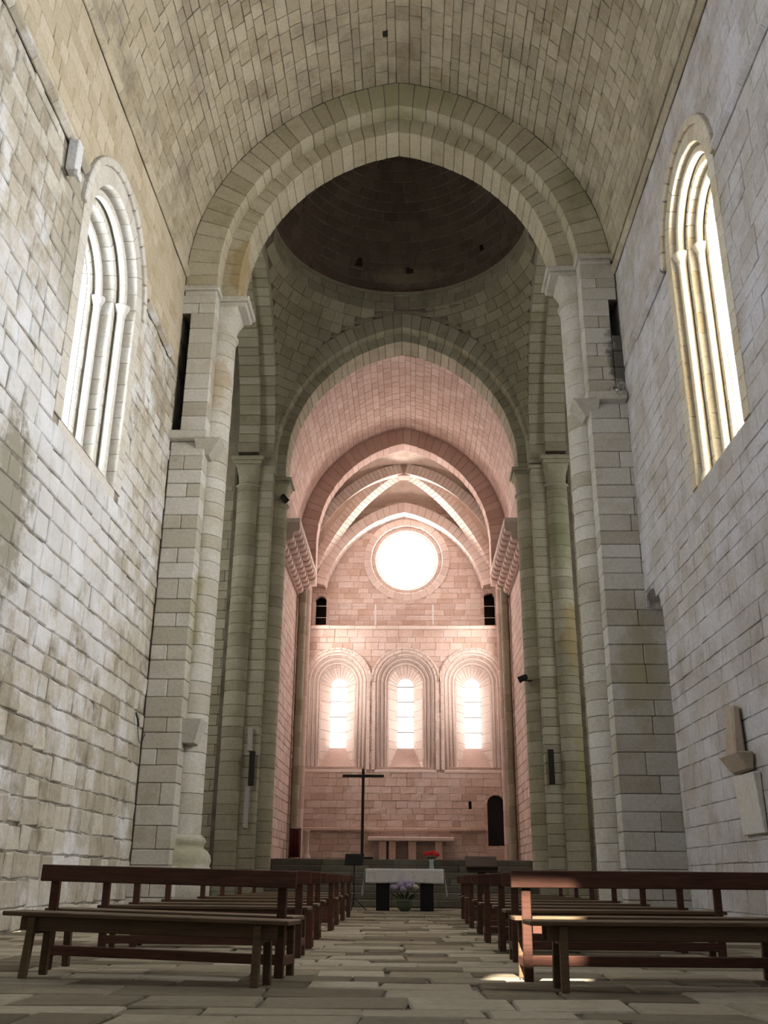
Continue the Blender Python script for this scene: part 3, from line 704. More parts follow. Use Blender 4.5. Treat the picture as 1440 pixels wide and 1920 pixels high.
# ------------------------------------------------------------------ choir
XC, ZF = 4.20, 1.32
Y3, Y_EW, Y_UP = 37.0, 41.2, 42.2
for sx in (-1, 1):
    side = 'left' if sx < 0 else 'right'
    ch_h = arch_hole(39.4, .80, 7.0, 12.2)
    wc = new_obj('wall_choir_'+side, *backing(lambda u, v: V3((sx*(XC+.02), u, v)), 30.8, 43.3, 0, 19, ch_h), 'mortar_pink', **st('rose-tinted choir wall below the lobed corbel table on the %s side' % ('crucifix' if sx < 0 else 'dark doorway'), 'wall'))
    ms.courses(lambda u, v: V3((sx*XC, u, v)), 30.85, Y_EW, ZF, 11.3, .33, .5, lambda u, v: (0, u, v), holes=ch_h, gap=.012, jit=.006, tilt=.008, flat=True)
    ms.courses(lambda u, v: V3((sx*XC, u, v)), 37.6, 42.2, 11.3, 14.5, .33, .5, lambda u, v: (0, u, v), holes=ch_h, gap=.012, jit=.006, tilt=.008, flat=True)
    ms.flush(wc, 'stone', 'pink', 80)
    sw = empty('window_%d' % (12 if sx < 0 else 13), **st('unseen round-headed side window added to light the ribbed bay on the %s side' % ('crucifix' if sx < 0 else 'dark doorway'), 'window'))  # hidden behind the shafts, added to brighten the east wall
    fw_ = lambda h, z, n: (sx*(XC+n), 39.4+h, z)
    at, core = opening(sw, fw_, [(-.01, .95), (-.01, .80), (.40, .62)], 7.0, 12.2, 'pinkpale', lambda t, J: V3((0, 39.4, 7.0+t if t < J else 12.2)), limit=0)
    new_obj('bed', *join(core), 'mortar_pink', sw)
    new_obj('sill', *hexa(sorted_box(fw_, -.8, .8, 6.8, 7.0, 0, .45)), 'pinkpale', sw, .5)
    for k in range(5):
        new_obj('pane', [V3(fw_(h, z, .38)) for h, z in ((-.64, 7.0+1.04*k), (.64, 7.0+1.04*k), (.64, 8.0+1.04*k), (-.64, 8.0+1.04*k))], [[0, 1, 2, 3]], 'glow_choir', sw)
        new_obj('glazing_bar', *hexa(sorted_box(fw_, -.64, .64, 8.0+1.04*k, 8.04+1.04*k, .35, .40)), 'lead', sw)
    new_obj('pane', [V3(fw_(0, 12.2, .38))]+[V3(fw_(-.64*math.cos(PI*i/12), 12.2+.64*math.sin(PI*i/12), .38)) for i in range(13)], [[0, i, i+1] for i in range(1, 13)], 'glow_choir', sw)
    # corbel table: rows of hanging scales under a moulded cornice
    ct = empty('corbel_table', (sx*XC, 30.9, 11.2), **st('corbel table of lobed carved brackets under the vault on the %s side' % ('crucifix' if sx < 0 else 'dark doorway'), 'corbel table'))
    prof = [(.05, .0)]
    P = [(-.02-.22*i, .04+.30*i) for i in range(4)]
    for (xa, za), (xb, zb) in zip(P, P[1:]):        # three rolls stepping out and up
        for j in range(9):
            t = j/8; bul = .13*math.sin(PI*t); prof.append((xa+(xb-xa)*t-.80*bul, za+(zb-za)*t-.60*bul))
    prof += [(-.70, .98), (.05, .98)]
    n = len(prof); Vs = [V3((sx*px_ if px_ > 0 else sx*px_, yy, pz)) for yy in (0, .36) for px_, pz in prof]
    Fs = [[i, (i+1) % n, n+(i+1) % n, n+i] for i in range(n)]+[list(range(n)), [n+i for i in range(n)][::-1]]
    first = new_obj('corbel', Vs, Fs, 'pink', ct, .35)
    for k in range(1, 11):
        o = first.copy(); COL.objects.link(o); o.parent = ct; o.location = (0, .575*k, 0)
    k = 0.
    while k < 6.05:
        l = min(.9, 6.1-k); new_obj('cornice_stone', *bhex(boxc(min(-sx*.70, sx*.05), max(-sx*.70, sx*.05), k, k+l-.008, .98, 1.16), .02), 'pinkpale', ct, .5); k += l
    new_obj('backing', *hexa(boxc(min(-sx*.08, sx*.05), max(-sx*.08, sx*.05), 0, 6.1, 0, 1.0)), 'mortar_pink', ct)
    # shafts that carry the inner arch
    sh = empty('wall_shaft', (sx*3.98, 36.75, ZF), **st('slender paired grey wall shafts rising to the corbel table on the %s side' % ('crucifix' if sx < 0 else 'dark doorway'), 'shaft'))
    for (dx, dy, r) in ((0, 0, .15), (-sx*.02, .62, .24)):
        z = ZF
        while z < 12.2 if dy else z < 11.35:
            h = random.uniform(.5, .8); o = new_obj('drum', *drum_mesh(r, 0, h, 16), 'cross' if not dy else 'pink', sh, random.random(), True); o.location = (dx, dy, z-ZF); z += h

# pointed barrel vault of the choir
R_CV, E_CV, Z_CV = 5.15, .9, 13.65
fc, Lc = pointed(R_CV, E_CV, Z_CV)
cvS = lambda u, v: V3((fc(v)[0], u, fc(v)[1]))
ceil2 = new_obj('ceiling_choir', *backing(lambda u, v: cvS(u, v)+V3((0, 0, .03)), 30.8, 37.8, -Lc, Lc, dv=.25), 'mortar_pink', **st('rose pointed barrel vault of narrow coursed blocks over the choir', 'ceiling'))
ms.courses(cvS, 30.86, Y3+.05, -Lc, Lc, .27, .42, lambda u, v: (0, u, 12), gap=.010, jit=.004, tilt=.004, ch=.008, flat=True)
ms.flush(ceil2, 'stone', 'pink', 220)
core = []; m3 = Masonry()
ring(m3, fr_x, 4.45, R_CV+.02, E_CV, 13.65, Y3, 37.7, 20, 12.9, 12.9, core=core)
ia = new_obj('inner_arch', *join(core), 'mortar_pink', **st('plain rose pointed arch before the ribbed bay at the east end', 'arch'))
for sx in (-1, 1):   # straight feet of the arch
    for k in range(3): m3.hexa(boxc(min(sx*3.55, sx*4.3), max(sx*3.55, sx*4.3), Y3, 37.7, 11.9+.335*k, 12.23+.335*k), .02, area=.2)
m3.flush(ia, 'voussoir', 'pink')
new_obj('backing', *plate(37.6, -5, 5, 13.0, 19.6, 4.6, E_CV, 13.65), 'mortar_pink', ia)

# ribbed bay
BOSS = V3((.0, 39.75, 17.75)); ZR0 = 13.3
ribv = empty('rib_vault', (0, 0, 0), **st('four-part ribbed vault with a square boss before the round window', 'vault'))
corners = [V3((sx*4.05, yy, ZR0)) for yy in (37.75, 41.75) for sx in (-1, 1)]
def rib_f(t): return .45*(1-math.cos(t*PI/2))+.55*t
def rib_z(t): return .62*math.sin(t*PI/2)+.38*t
def rib_pt(c0, t):   # t 0 corner .. 1 boss
    f = rib_f(t); h = V3((c0.x, c0.y, 0)).lerp(V3((BOSS.x, BOSS.y, 0)), f); return V3((h.x, h.y, c0.z+(BOSS.z-c0.z)*rib_z(t)))
for c0 in corners:
    n = 30; hd = V3((BOSS.x-c0.x, BOSS.y-c0.y, 0)).normalized(); sd_ = V3((-hd.y, hd.x, 0))
    for k in range(n):
        ta, tb = (k+.02)/n*.97, (k+.98)/n*.97; cs = []
        for off in (0, 1):
            for t, s_ in ((ta, -.27), (tb, -.27), (tb, .27), (ta, .27)):
                p = rib_pt(c0, t); tg = (rib_pt(c0, t+.01)-rib_pt(c0, t-.01)).normalized(); nr = sd_.cross(tg).normalized()
                if nr.z < 0: nr = -nr
                cs.append(p+sd_*s_+nr*(.45*off))
        new_obj('rib_stone', *bhex(cs, .014), 'pinkpale', ribv, random.random())
box('boss', (-.28, .28, 39.47, 40.03, 17.6, 18.15), 'pink', ribv, .04, .3)
def web(axis, sgn):
    V, F = [], []; NU, ND = 24, 16
    c_near = V3((4.05, 2.0, ZR0))
    for d in range(ND+1):
        for u in range(-NU//2, NU//2+1):
            x = 2*u/NU; t = d/ND
            fr = rib_f(t); zr = ZR0+(BOSS.z-ZR0)*rib_z(t)+.22
            top = (17.4 if sgn > 0 else 18.12) if axis == 'y' else 17.2
            zc = top+(BOSS.z+.36-top)*math.sin(t*PI/2)
            z = zr+(zc-zr)*math.sqrt(max(0, 1-x*x))
            if axis == 'y': p = V3((4.2*(1-fr)*x, BOSS.y+sgn*(2.45 if sgn > 0 else 2.1)*(1-fr), z))
            else: p = V3((sgn*4.25*(1-fr), BOSS.y+2.2*(1-fr)*x, z))
            V.append(p)
    for d in range(ND):
        for u in range(NU): k = d*(NU+1)+u; F.append([k, k+1, k+NU+2, k+NU+1])
    return V, F
for ax, sg in (('y', 1), ('y', -1), ('x', 1), ('x', -1)): new_obj('web', *web(ax, sg), 'web', ribv, None, True)
# wall arch (formeret) against the upper east wall
core = []; m4 = Masonry()
ring(m4, fr_x, 4.55, 5.05, .9, 12.15, 41.5, 42.25, 20, 13.1, 13.1, core=core)
wa = new_obj('wall_arch', *join(core), 'mortar_pink', **st('curved wall arch framing the round window', 'arch')); m4.flush(wa, 'voussoir', 'pinkpale')

# upper east wall, set back behind the gallery, with the round window
OC = V3((.12, Y_UP, 14.55)); R_OC = 1.98
def oc_hole(r): return lambda z: [(OC.x-math.sqrt(r*r-(z-OC.z)**2), OC.x+math.sqrt(r*r-(z-OC.z)**2))] if abs(z-OC.z) < r else []
dl, dr = arch_hole(-3.78, .34, 11, 12.55), arch_hole(3.86, .34, 11, 12.7)
up_h = lambda z: oc_hole(R_OC-.03)(z)+dl(z)+dr(z)
wu = new_obj('wall_east_upper', *backing(lambda u, v: V3((u, Y_UP+.02, v)), -5, 5, 11, 19, lambda z: oc_hole(1.62)(z)+dl(z)+dr(z)), 'mortar_pink', **st('set-back upper east wall around the round window, behind the gallery', 'wall'))
ms.courses(lambda u, v: V3((u, Y_UP, v)), -4.3, 4.3, 11.1, 17.6, .27, .5, lambda u, v: (u, 30, v), holes=up_h, gap=.010, jit=.010, tilt=.012, flat=True)
ms.flush(wu, 'stone', 'apse', 250)
for k, (cx_, zs_) in enumerate(((-3.78, 12.55), (3.86, 12.7))):
    path = [(-.25, 11)]+[(-.25*math.cos(PI*i/10), zs_+.25*math.sin(PI*i/10)) for i in range(11)]+[(.25, 11)]; n = len(path)
    V = [V3((cx_+a, yy, b)) for yy in (Y_UP, Y_UP+.9) for a, b in path]
    gd = new_obj('door_%d' % (k+1), V, [[i, i+1, n+i+1, n+i] for i in range(n-1)]+[[n+i for i in range(n)], [0, n-1, 2*n-1, n]], 'hole', **st('small dark round-headed gallery doorway on the %s side' % ('crucifix' if k == 0 else 'dark lower doorway'), 'doorway'))  # recess in near-black, its shade put into the colour
    opening(gd, lambda h, z, n_: (cx_+h, Y_UP+n_, z), [(-.012, .40), (-.012, .25), (.3, .25)], 11.14, zs_, 'apse', lambda t, J: V3((cx_, Y_UP-.8, 11.14+t if t < J else (zs_ if t < J+1 else 11.14+J-(t-J-1)))), jh=.35, nv=7, name='surround_stone')
ocw = empty('window_8', **st('big round window glowing white high in the east wall', 'window'))
mo = Masonry(); prof = [(-.04, 1.98), (-.04, 1.64), (.10, 1.62), (.10, 1.44), (.16, 1.40), (.22, 1.30), (.55, 1.20)]; nst = 30
bed = []
for (n0, w0), (n1, w1) in zip(prof, prof[1:]):
    ln = math.hypot(n1-n0, w1-w0)
    S = lambda t, q: V3((OC.x-(w0+(w1-w0)*q/ln)*math.cos(t), OC.y+n0+(n1-n0)*q/ln, OC.z+(w0+(w1-w0)*q/ln)*math.sin(t)))
    for k in range(nst):
        a, b = 2*PI*k/nst, 2*PI*(k+1)/nst
        mo.block(S, a, b, 0, ln, (OC.x, OC.y-.8, OC.z), gap=.010, ch=.008, back=.05, nu=2)
        bed.append(([S(a, 0)+V3((0, .03, 0)), S(b, 0)+V3((0, .03, 0)), S(b, ln)+V3((0, .03, 0)), S(a, ln)+V3((0, .03, 0))], [[0, 1, 2, 3]]))
mo.flush(ocw, 'ring_stone', 'pinkpale'); new_obj('bed', *join(bed), 'mortar_pink', ocw)
V = [V3((OC.x, OC.y+.5, OC.z))]+[V3((OC.x+1.24*math.cos(2*PI*i/40), OC.y+.5, OC.z+1.24*math.sin(2*PI*i/40))) for i in range(40)]
new_obj('pane', V, [[0, 1+i, 1+(i+1) % 40] for i in range(40)], 'glow_oculus', ocw)
new_obj('glazing_ring', *tube([V3((OC.x+.98*math.cos(2*PI*i/40), OC.y+.47, OC.z+.98*math.sin(2*PI*i/40))) for i in range(41)], .012, 6), 'lead', ocw)

# lower east wall with three lancets
LX, ZL, ZLB = (-2.87, .06, 2.98), 8.68, 5.0
lan = [arch_hole(x, 1.30, ZLB, ZL) for x in LX]; lanb = [arch_hole(x, 1.20, ZLB+.1, ZL) for x in LX]
D3 = (3.42, 4.14, 1.96, 3.66)
d3 = arch_hole((D3[0]+D3[1])/2, (D3[1]-D3[0])/2+.10, D3[2], D3[3])
slit = lambda z: [(2.66, 2.78)] if 3.42 < z < 3.9 else []
we = new_obj('wall_east', *backing(lambda u, v: V3((u, Y_EW+.02, v)), -4.6, 4.6, 0, 11.2, lambda z: [t for f in lanb for t in f(z)]+d3(z)+slit(z)), 'mortar_pink', **st('rose east wall with three glowing lancets, stone altar and dark doorway', 'wall'))
ms.courses(lambda u, v: V3((u, Y_EW, v)), -4.22, 4.22, ZF, 11.0, .27, .48, lambda u, v: (u, 30, v), holes=lambda z: [t for f in lan for t in f(z)]+d3(z)+slit(z), gap=.010, jit=.012, tilt=.014, flat=True)
ms.flush(we, 'stone', 'apse', 300)
new_obj('slit', *hexa(boxc(2.4, 3.05, Y_EW+.25, Y_EW+.5, 3.1, 4.2)), 'hole', we)  # near-black block behind the slit, its darkness painted
c_, W = (D3[0]+D3[1])/2, (D3[1]-D3[0])/2
path = [(-W, D3[2])]+[(-W*math.cos(PI*i/12), D3[3]+W*math.sin(PI*i/12)) for i in range(13)]+[(W, D3[2])]; n = len(path)
V = [V3((c_+a, yy, b)) for yy in (Y_EW, Y_EW+.6) for a, b in path]
dd = new_obj('door_3', V, [[i, i+1, n+i+1, n+i] for i in range(n-1)]+[[0, n-1, 2*n-1, n], [n+i for i in range(n)]], 'pink', None, .4, **st('low round-headed dark doorway in the east wall', 'doorway'))
new_obj('leaf', [V3((p.x, Y_EW+.28, p.z)) for p in V[:n]], [list(range(n))], 'black', dd)
opening(dd, lambda h, z, n_: (c_+h, Y_EW+n_, z), [(-.012, W+.14), (-.012, W), (.26, W)], D3[2], D3[3], 'apse', lambda t, J: V3((c_, Y_EW-.8, D3[2]+t if t < J else (D3[3] if t < J+1 else D3[2]+J-(t-J-1)))), jh=.35, nv=7, name='surround_stone')
new_obj('light_block', *hexa(boxc(3.1, 4.45, Y_EW+.30, Y_EW+.34, 1.7, 4.5)), 'black', dd)  # unseen plate added to stop sky light leaking round the door
new_obj('doorstep', *bhex(boxc(3.34, 4.2, Y_EW-.12, Y_EW+.3, 1.32, 1.96), .02), 'apse', dd, .4)
WN = 9
for li, (xc, lab) in enumerate(zip(LX, ('glowing lancet window nearest the crucifix, with four stepped orders', 'middle glowing lancet window below the round window', 'glowing lancet window above the dark doorway'))):
    root = empty('window_%d' % (WN+li), **st(lab, 'window'))
    frame = lambda h, z, n: (xc+h, Y_EW+n, z)
    prof = [(-.03, 1.42), (-.03, 1.28), (.13, 1.28), (.13, 1.10), (.27, 1.10), (.27, .94), (.40, .94), (.40, .76), (.46, .72), (1.15, .34)]
    at, core = opening(root, frame, prof, ZLB, ZL, 'pinkpale', lambda t, J: V3((xc, Y_EW-.7, ZLB+t if t < J else (ZL if t < J+1 else ZLB+J-(t-J-1)))), jh=.42, nv=13, limit=230, name='order_stone', gap=.010)
    new_obj('bed', *join(core), 'mortar_pink', root); J = ZL-ZLB
    for n_, w_ in ((.06, 1.22), (.20, 1.05), (.335, .885)): new_obj('roll_moulding', *path_tube(at, n_, w_, .055, J, .02, 2*J+.98), 'pinkpale', root, .6, True)
    new_obj('sill', *hexa([V3(frame(h, z, n)) for h, z, n in ((-.8, ZLB-.1, .05), (.8, ZLB-.1, .05), (.4, ZLB-.1, 1.2), (-.4, ZLB-.1, 1.2), (-.8, ZLB+.02, .4), (.8, ZLB+.02, .4), (.38, 6.05, 1.16), (-.38, 6.05, 1.16))]), 'pink', root, .5)
    new_obj('ledge', *bhex(boxc(xc-1.3, xc+1.3, Y_EW-.02, Y_EW+.42, ZLB-.12, ZLB+.01), .02), 'pinkpale', root, .6)
    zz = 6.05
    while zz < ZL-.01:
        zt = min(zz+.66, ZL)
        new_obj('pane', [V3(frame(h, z, 1.12)) for h, z in ((-.34, zz), (.34, zz), (.34, zt-.035), (-.34, zt-.035))], [[0, 1, 2, 3]], 'glow_lancet', root)
        new_obj('glazing_bar', *hexa(sorted_box(frame, -.35, .35, zt-.035, zt, 1.08, 1.13)), 'lead', root); zz = zt
    new_obj('pane', [V3(frame(0, ZL, 1.12))]+[V3(frame(-.34*math.cos(PI*i/12), ZL+.34*math.sin(PI*i/12), 1.12)) for i in range(13)], [[0, i, i+1] for i in range(1, 13)], 'glow_lancet', root)
    # projecting hood
    hm = Masonry(); K = 17
    for k in range(K):
        a, b = PI*(k+.03)/K, PI*(k+.97)/K; c8 = []
        for w_ in (1.42, 1.50):
            for an, n_ in ((a, -.07), (b, -.07), (b, .04), (a, .04)): c8.append(V3(frame(-w_*math.cos(an), ZL+w_*math.sin(an), n_)))
        hm.hexa(c8, .012, area=.05)
    hm.flush(root, 'hood_stone', 'pinkpale')
# gallery floor and rail
gl = empty('gallery', (0, Y_EW, 11), **st('stone gallery ledge across the east wall below the round window', 'gallery'))
x = -4.2
while x < 4.19:
    l = min(random.uniform(.8, 1.2), 4.2-x)
    new_obj('slab', *bhex(boxc(x, x+l-.006, -.10, 1.0, .0, .14), .015), 'pinkpale', gl, random.random()); x += l
gr = empty('gallery_railing', (0, Y_EW+.25, 11.14), **st('thin wire railing with two white posts on the gallery', 'railing'))
for px_ in (-1.27, 1.28): box('post', (px_-.035, px_+.035, -.035, .035, 0, 1.05), 'white', gr, .008)
for zz in (.45, .98): new_obj('wire', *tube([(-4.2, 0, zz), (-1.27, 0, zz), (1.28, 0, zz), (4.2, 0, zz)], .012, 6), 'duct', gr)
# moulding and stone altar against the east wall
string_root = empty('trim_6', (0, 0, 0), **st('long dark stone moulding low on the east wall above the stone altar', 'moulding'))
x = -4.18
while x < 3.3:
    l = min(random.uniform(.7, 1.1), 3.32-x); new_obj('stone', *bhex(boxc(x, x+l-.006, Y_EW-.16, Y_EW+.05, 2.56+.02*(x+4)/7, 2.70+.02*(x+4)/7), .03), 'apse', string_root, random.random()*.5); x += l
sa = empty('stone_altar', (.3, 40.9, ZF), label='old pink stone altar table standing against the east wall under the lancets', category='altar')
new_obj('slab', *bhex(boxc(-1.75, 1.72, -.4, .28, .86, 1.02), .03), 'pinkpale', sa, .5)
for a, b in ((-1.3, -1.0), (-.9, -.62), (-.12, .2), (.95, 1.25)): new_obj('support', *bhex(boxc(a, b, -.3, .26, 0, .86), .02), 'pink', sa, .3)

# ------------------------------------------------------------------ floor, steps, roof
V, F = hexa(boxc(-11.2, 11.2, Y_W-.2, 43.2, -.5, -.03))
floor = new_obj('floor', V, F, 'mortar_dark', **st('worn uneven flagstone floor of nave and crossing', 'floor'))
y = 2.6
flS = lambda u, v: V3((u, v, 0))
while y < 29.3:
    d = random.uniform(.30, .62); x = -5.3-random.uniform(0, .5)
    while x < 5.3:
        l = random.uniform(.35, 1.05)
        tn = random.random()
        ms.block(flS, x, min(x+l, 5.35), y, y+d, (0, 0, 5), gap=.018, ch=.012, back=.06, jit=.028, tilt=.006, flat=True, proud=random.uniform(-.012, .002), tint=tn)
        x += l
    y += d
ms.flush(floor, 'flagstone', 'floor', 300)
stp = empty('altar_steps', (0, 29.25, 0), **st('dark worn stone steps climbing to the choir behind the altar', 'steps'))
for k in range(7):
    x = -4.0
    while x < 3.99:
        l = random.uniform(.9, 1.7)
        if 4-x-l < .6: l = 4-x
        new_obj('step', *bhex(boxc(x+.003, x+l-.003, .4*k, 3.0 if k == 6 else .4*k+.6, ZF/7*k, ZF/7*(k+1)), .02), 'step', stp, random.random()); x += l
chf = new_obj('floor_choir', *hexa(boxc(-4.25, 4.25, 32.2, 42.3, 0, ZF-.005)), 'step', None, .5, **st('raised choir floor at the top of the dark steps', 'floor'))
rf = new_obj('roof', *hexa(boxc(-13, 13, Y_W+.0, 44, 26.4, 26.6)), 'mortar', **st('flat roof slab added above all the stone vaults to keep sky light out', 'roof'))  # unseen slab, added against sky and sun leaks

# ------------------------------------------------------------------ benches
def plank(name, b, mat, parent, bev=.006): return box(name, b, mat, parent, bev, .5)
def slat(name, p0, p1, wx, wy, mat, parent):
    """straight post between two points"""
    a, b = V3(p0), V3(p1)
    c = [a+V3((dx*wx/2, dy*wy/2, 0)) for dx, dy in ((-1, -1), (1, -1), (1, 1), (-1, 1))]+[b+V3((dx*wx/2, dy*wy/2, 0)) for dx, dy in ((-1, -1), (1, -1), (1, 1), (-1, 1))]
    return new_obj(name, *bhex(c, .006), mat, parent, .5)
def backless(label, group):
    r = empty('backless_bench', (0, 0, 0), label=label, category='bench', group=group)
    Lh = 1.13
    plank('seat', (-Lh, Lh, -.17, .17, .425, .458), 'benchtan', r)
    plank('apron', (-Lh+.13, Lh-.10, -.115, -.09, .325, .425), 'benchtan', r); plank('apron', (-Lh+.13, Lh-.10, .09, .115, .325, .425), 'benchtan', r)
    for sx in (-1, 1):
        for sy in (-1, 1): slat('leg', (sx*(Lh-.23), sy*.15, 0), (sx*(Lh-.24), sy*.125, .425), .058, .05, 'benchtan', r)
        plank('end_board', (min(sx*(Lh-.24), sx*(Lh-.21)), max(sx*(Lh-.24), sx*(Lh-.21)), -.09, .09, .30, .425), 'benchtan', r)
    return r
def pew(label, group):
    r = empty('bench', (0, 0, 0), label=label, category='bench', group=group)
    Lh = 1.10
    plank('seat', (-Lh+.03, Lh-.03, .05, .40, .43, .462), 'benchtan', r)
    plank('apron', (-Lh+.1, Lh-.1, .06, .085, .335, .43), 'benchred', r); plank('apron', (-Lh+.1, Lh-.1, .35, .375, .335, .43), 'benchred', r)
    plank('backrest', (-Lh, Lh, -.03, .0, .67, .80), 'benchred', r)
    for sx in (-1, 1):
        slat('post', (sx*(Lh-.12), .05, 0), (sx*(Lh-.12), .02, .795), .072, .05, 'benchred', r)
        slat('leg', (sx*(Lh-.12), .37, 0), (sx*(Lh-.12), .33, .43), .06, .05, 'benchtan', r)
        plank('side_rail', (min(sx*(Lh-.15), sx*(Lh-.09)), max(sx*(Lh-.15), sx*(Lh-.09)), .06, .36, .10, .17), 'benchred', r)
    plank('stretcher', (-Lh+.12, Lh-.12, .02, .055, .11, .185), 'benchred', r)
    return r
def dup(root, label):
    c = root.copy(); COL.objects.link(c); c['label'] = label
    for ch in root.children:
        k = ch.copy(); COL.objects.link(k); k.parent = c
    return c
ORD = ('first', 'second', 'third', 'fourth', 'fifth', 'sixth', 'seventh', 'eighth')
b0 = backless('long backless tan wooden bench on the crucifix side, nearest the entrance', 'backless benches')
b0.location = (-1.68, 7.83, 0); b0.rotation_euler = (0, math.radians(1.0), math.radians(-9))
b1 = dup(b0, 'long backless wooden bench on the doorway side, beside the sunlit patch of floor'); b1.location = (2.26, 7.64, 0); b1.rotation_euler = (0, 0, math.radians(3))
p0 = pew('red-brown backed bench in the first row on the crucifix side of the aisle', 'benches with backs')
rows_l = [(8.16, -.62, -9), (10.25, -.70, -2), (11.6, -.72, 1), (13.4, -.80, 0), (15.6, -.80, -1), (17.6, -.86, 0), (19.5, -.88, 0), (21.3, -.88, 0)]
rows_r = [(8.12, 1.08, 2), (10.03, 1.18, 1), (11.5, 1.18, -1), (13.1, 1.14, 0), (15.1, 1.18, 1), (16.9, 1.16, 0), (18.6, 1.18, 0), (20.8, 1.22, 0)]
for k, (yy, xe, a) in enumerate(rows_l):
    o = p0 if k == 0 else dup(p0, 'red-brown backed bench in the %s row on the crucifix side of the aisle' % ORD[k])
    o.location = (xe-1.10*math.cos(math.radians(a)), yy-1.10*math.sin(math.radians(a)), 0); o.rotation_euler = (0, math.radians(1.0) if k == 0 else 0, math.radians(a))
for k, (yy, xe, a) in enumerate(rows_r):
    o = dup(p0, 'red-brown backed bench in the %s row on the doorway side of the aisle' % ORD[k])
    o.location = (xe+1.10, yy+1.10*math.sin(math.radians(a)), 0); o.rotation_euler = (0, 0, math.radians(a))

# ------------------------------------------------------------------ altar and what stands around it
al = empty('altar_table', (.13, 26.3, 0), label='altar table on two black slab legs before the choir steps', category='altar')
box('top', (-.95, .95, -.36, .36, .90, .975), 'darkwood', al); 
for a in (-.72, .40): box('leg', (a, a+.33, -.25, .25, 0, .90), 'black', al)
# cloth: top, short front and back falls, longer wavy side falls
def cloth():
    V, F = [], []; NX, K = 40, 8
    def sheet(fn, nu, nv):
        k0 = len(V)
        for j in range(nv+1):
            for i in range(nu+1): V.append(V3(fn(i/nu, j/nv)))
        for j in range(nv):
            for i in range(nu): k = k0+j*(nu+1)+i; F.append([k, k+1, k+nu+2, k+nu+1])
    X, Yh, zt = .985, .385, .985
    sheet(lambda a, b: (-X+2*X*a, -Yh+2*Yh*b, zt), 24, 8)
    for sy in (-1, 1): sheet(lambda a, b: (-X+2*X*a, sy*(Yh+.012+.012*math.sin(a*40)*b), zt-.33*b-.01*math.sin(a*9)*b), NX, K)
    for sx in (-1, 1): sheet(lambda a, b: (sx*(X+.012+.07*b+.02*math.sin(a*16)*b), (-Yh+2*Yh*a)*(1-.12*b), zt-(.60+.06*math.sin(a*7))*b), 24, 10)
    return V, F
V, F = cloth(); tc = new_obj('tablecloth', V, F, 'cloth', None, None, True, label='white linen cloth draped over the altar table', category='tablecloth')
tc.location = al.location
md = tc.modifiers.new('thickness', 'SOLIDIFY'); md.thickness = .006; md.offset = 1
def blob(r, sq=1., seg=8, rings=5, seed=0):
    rnd = random.Random(seed); V = [V3((0, 0, -r*sq))]; F = []
    for k in range(1, rings):
        t = PI*k/rings
        for i in range(seg):
            q = r*(1+rnd.uniform(-.16, .16)); V.append(V3((q*math.sin(t)*math.cos(2*PI*i/seg), q*math.sin(t)*math.sin(2*PI*i/seg), -r*sq*math.cos(t))))
    V.append(V3((0, 0, r*sq))); m = len(V)-1
    for i in range(seg): F.append([0, 1+(i+1) % seg, 1+i])
    for k in range(rings-2):
        for i in range(seg): a = 1+k*seg; F.append([a+i, a+(i+1) % seg, a+seg+(i+1) % seg, a+seg+i])
    for i in range(seg): a = 1+(rings-2)*seg; F.append([a+i, a+(i+1) % seg, m])
    return V, F
def leaf(p, d, l, wd):
    p, d = V3(p), V3(d).normalized(); s_ = d.cross(V3((0, 0, 1))).normalized()*wd
    if s_.length < 1e-4: s_ = V3((wd, 0, 0))
    return [p, p+d*l*.45+s_+V3((0, 0, .02)), p+d*l, p+d*l*.45-s_+V3((0, 0, .02)), p+d*l*.5+V3((0, 0, -.01))], [[0, 1, 4], [1, 2, 4], [2, 3, 4], [3, 0, 4]]
vs = empty('flower_vase', (.82, 26.25, .993), label='pale vase of red flowers standing on the altar cloth', category='vase')
new_obj('vase', *lathe([(.055, 0), (.065, .01), (.05, .08), (.045, .16), (.075, .235), (.07, .235), (.04, .17)], 16), 'glassvase', vs, None, True)
random.seed(21)
for k in range(11):
    a, rr = 2.4*k, .05+.018*k*.6; o = new_obj('blossom', *blob(.062, .8, 9, 6, k), 'red', vs, None, True); o.location = (rr*math.cos(a)*1.2, rr*math.sin(a), .345+.07*math.cos(rr*9)-.01*(k % 3))
for k in range(9):
    a = 2*PI*k/9; new_obj('leaf', *leaf((.03*math.cos(a), .03*math.sin(a), .23), (math.cos(a), math.sin(a), .45), .16, .035), 'leaf', vs)
bq = empty('flower_pot', (.135, 25.68, 0), label='green pot of lilac and cream flowers on the floor under the altar', category='flowers')
new_obj('pot', *lathe([(.10, 0), (.16, .06), (.20, .16), (.19, .24), (.205, .26), (.17, .25)], 18), 'pot', bq, None, True)
for k in range(18):
    a, rr = 2.4*k, .028*k**.85+.02; o = new_obj('blossom', *blob(.085, .8, 9, 6, 50+k), 'cream' if k in (13, 16) else 'lilac', bq, None, True)
    o.location = (min(.29, rr)*math.cos(a), .5*rr*math.sin(a), .46+.14*math.cos(rr*4)+.03*(k % 3))
for k in range(14):
    a = 2*PI*k/14; new_obj('leaf', *leaf((.1*math.cos(a), .06*math.sin(a), .25), (math.cos(a), .6*math.sin(a), .55+.2*(k % 2)), .30, .05), 'leaf', bq)
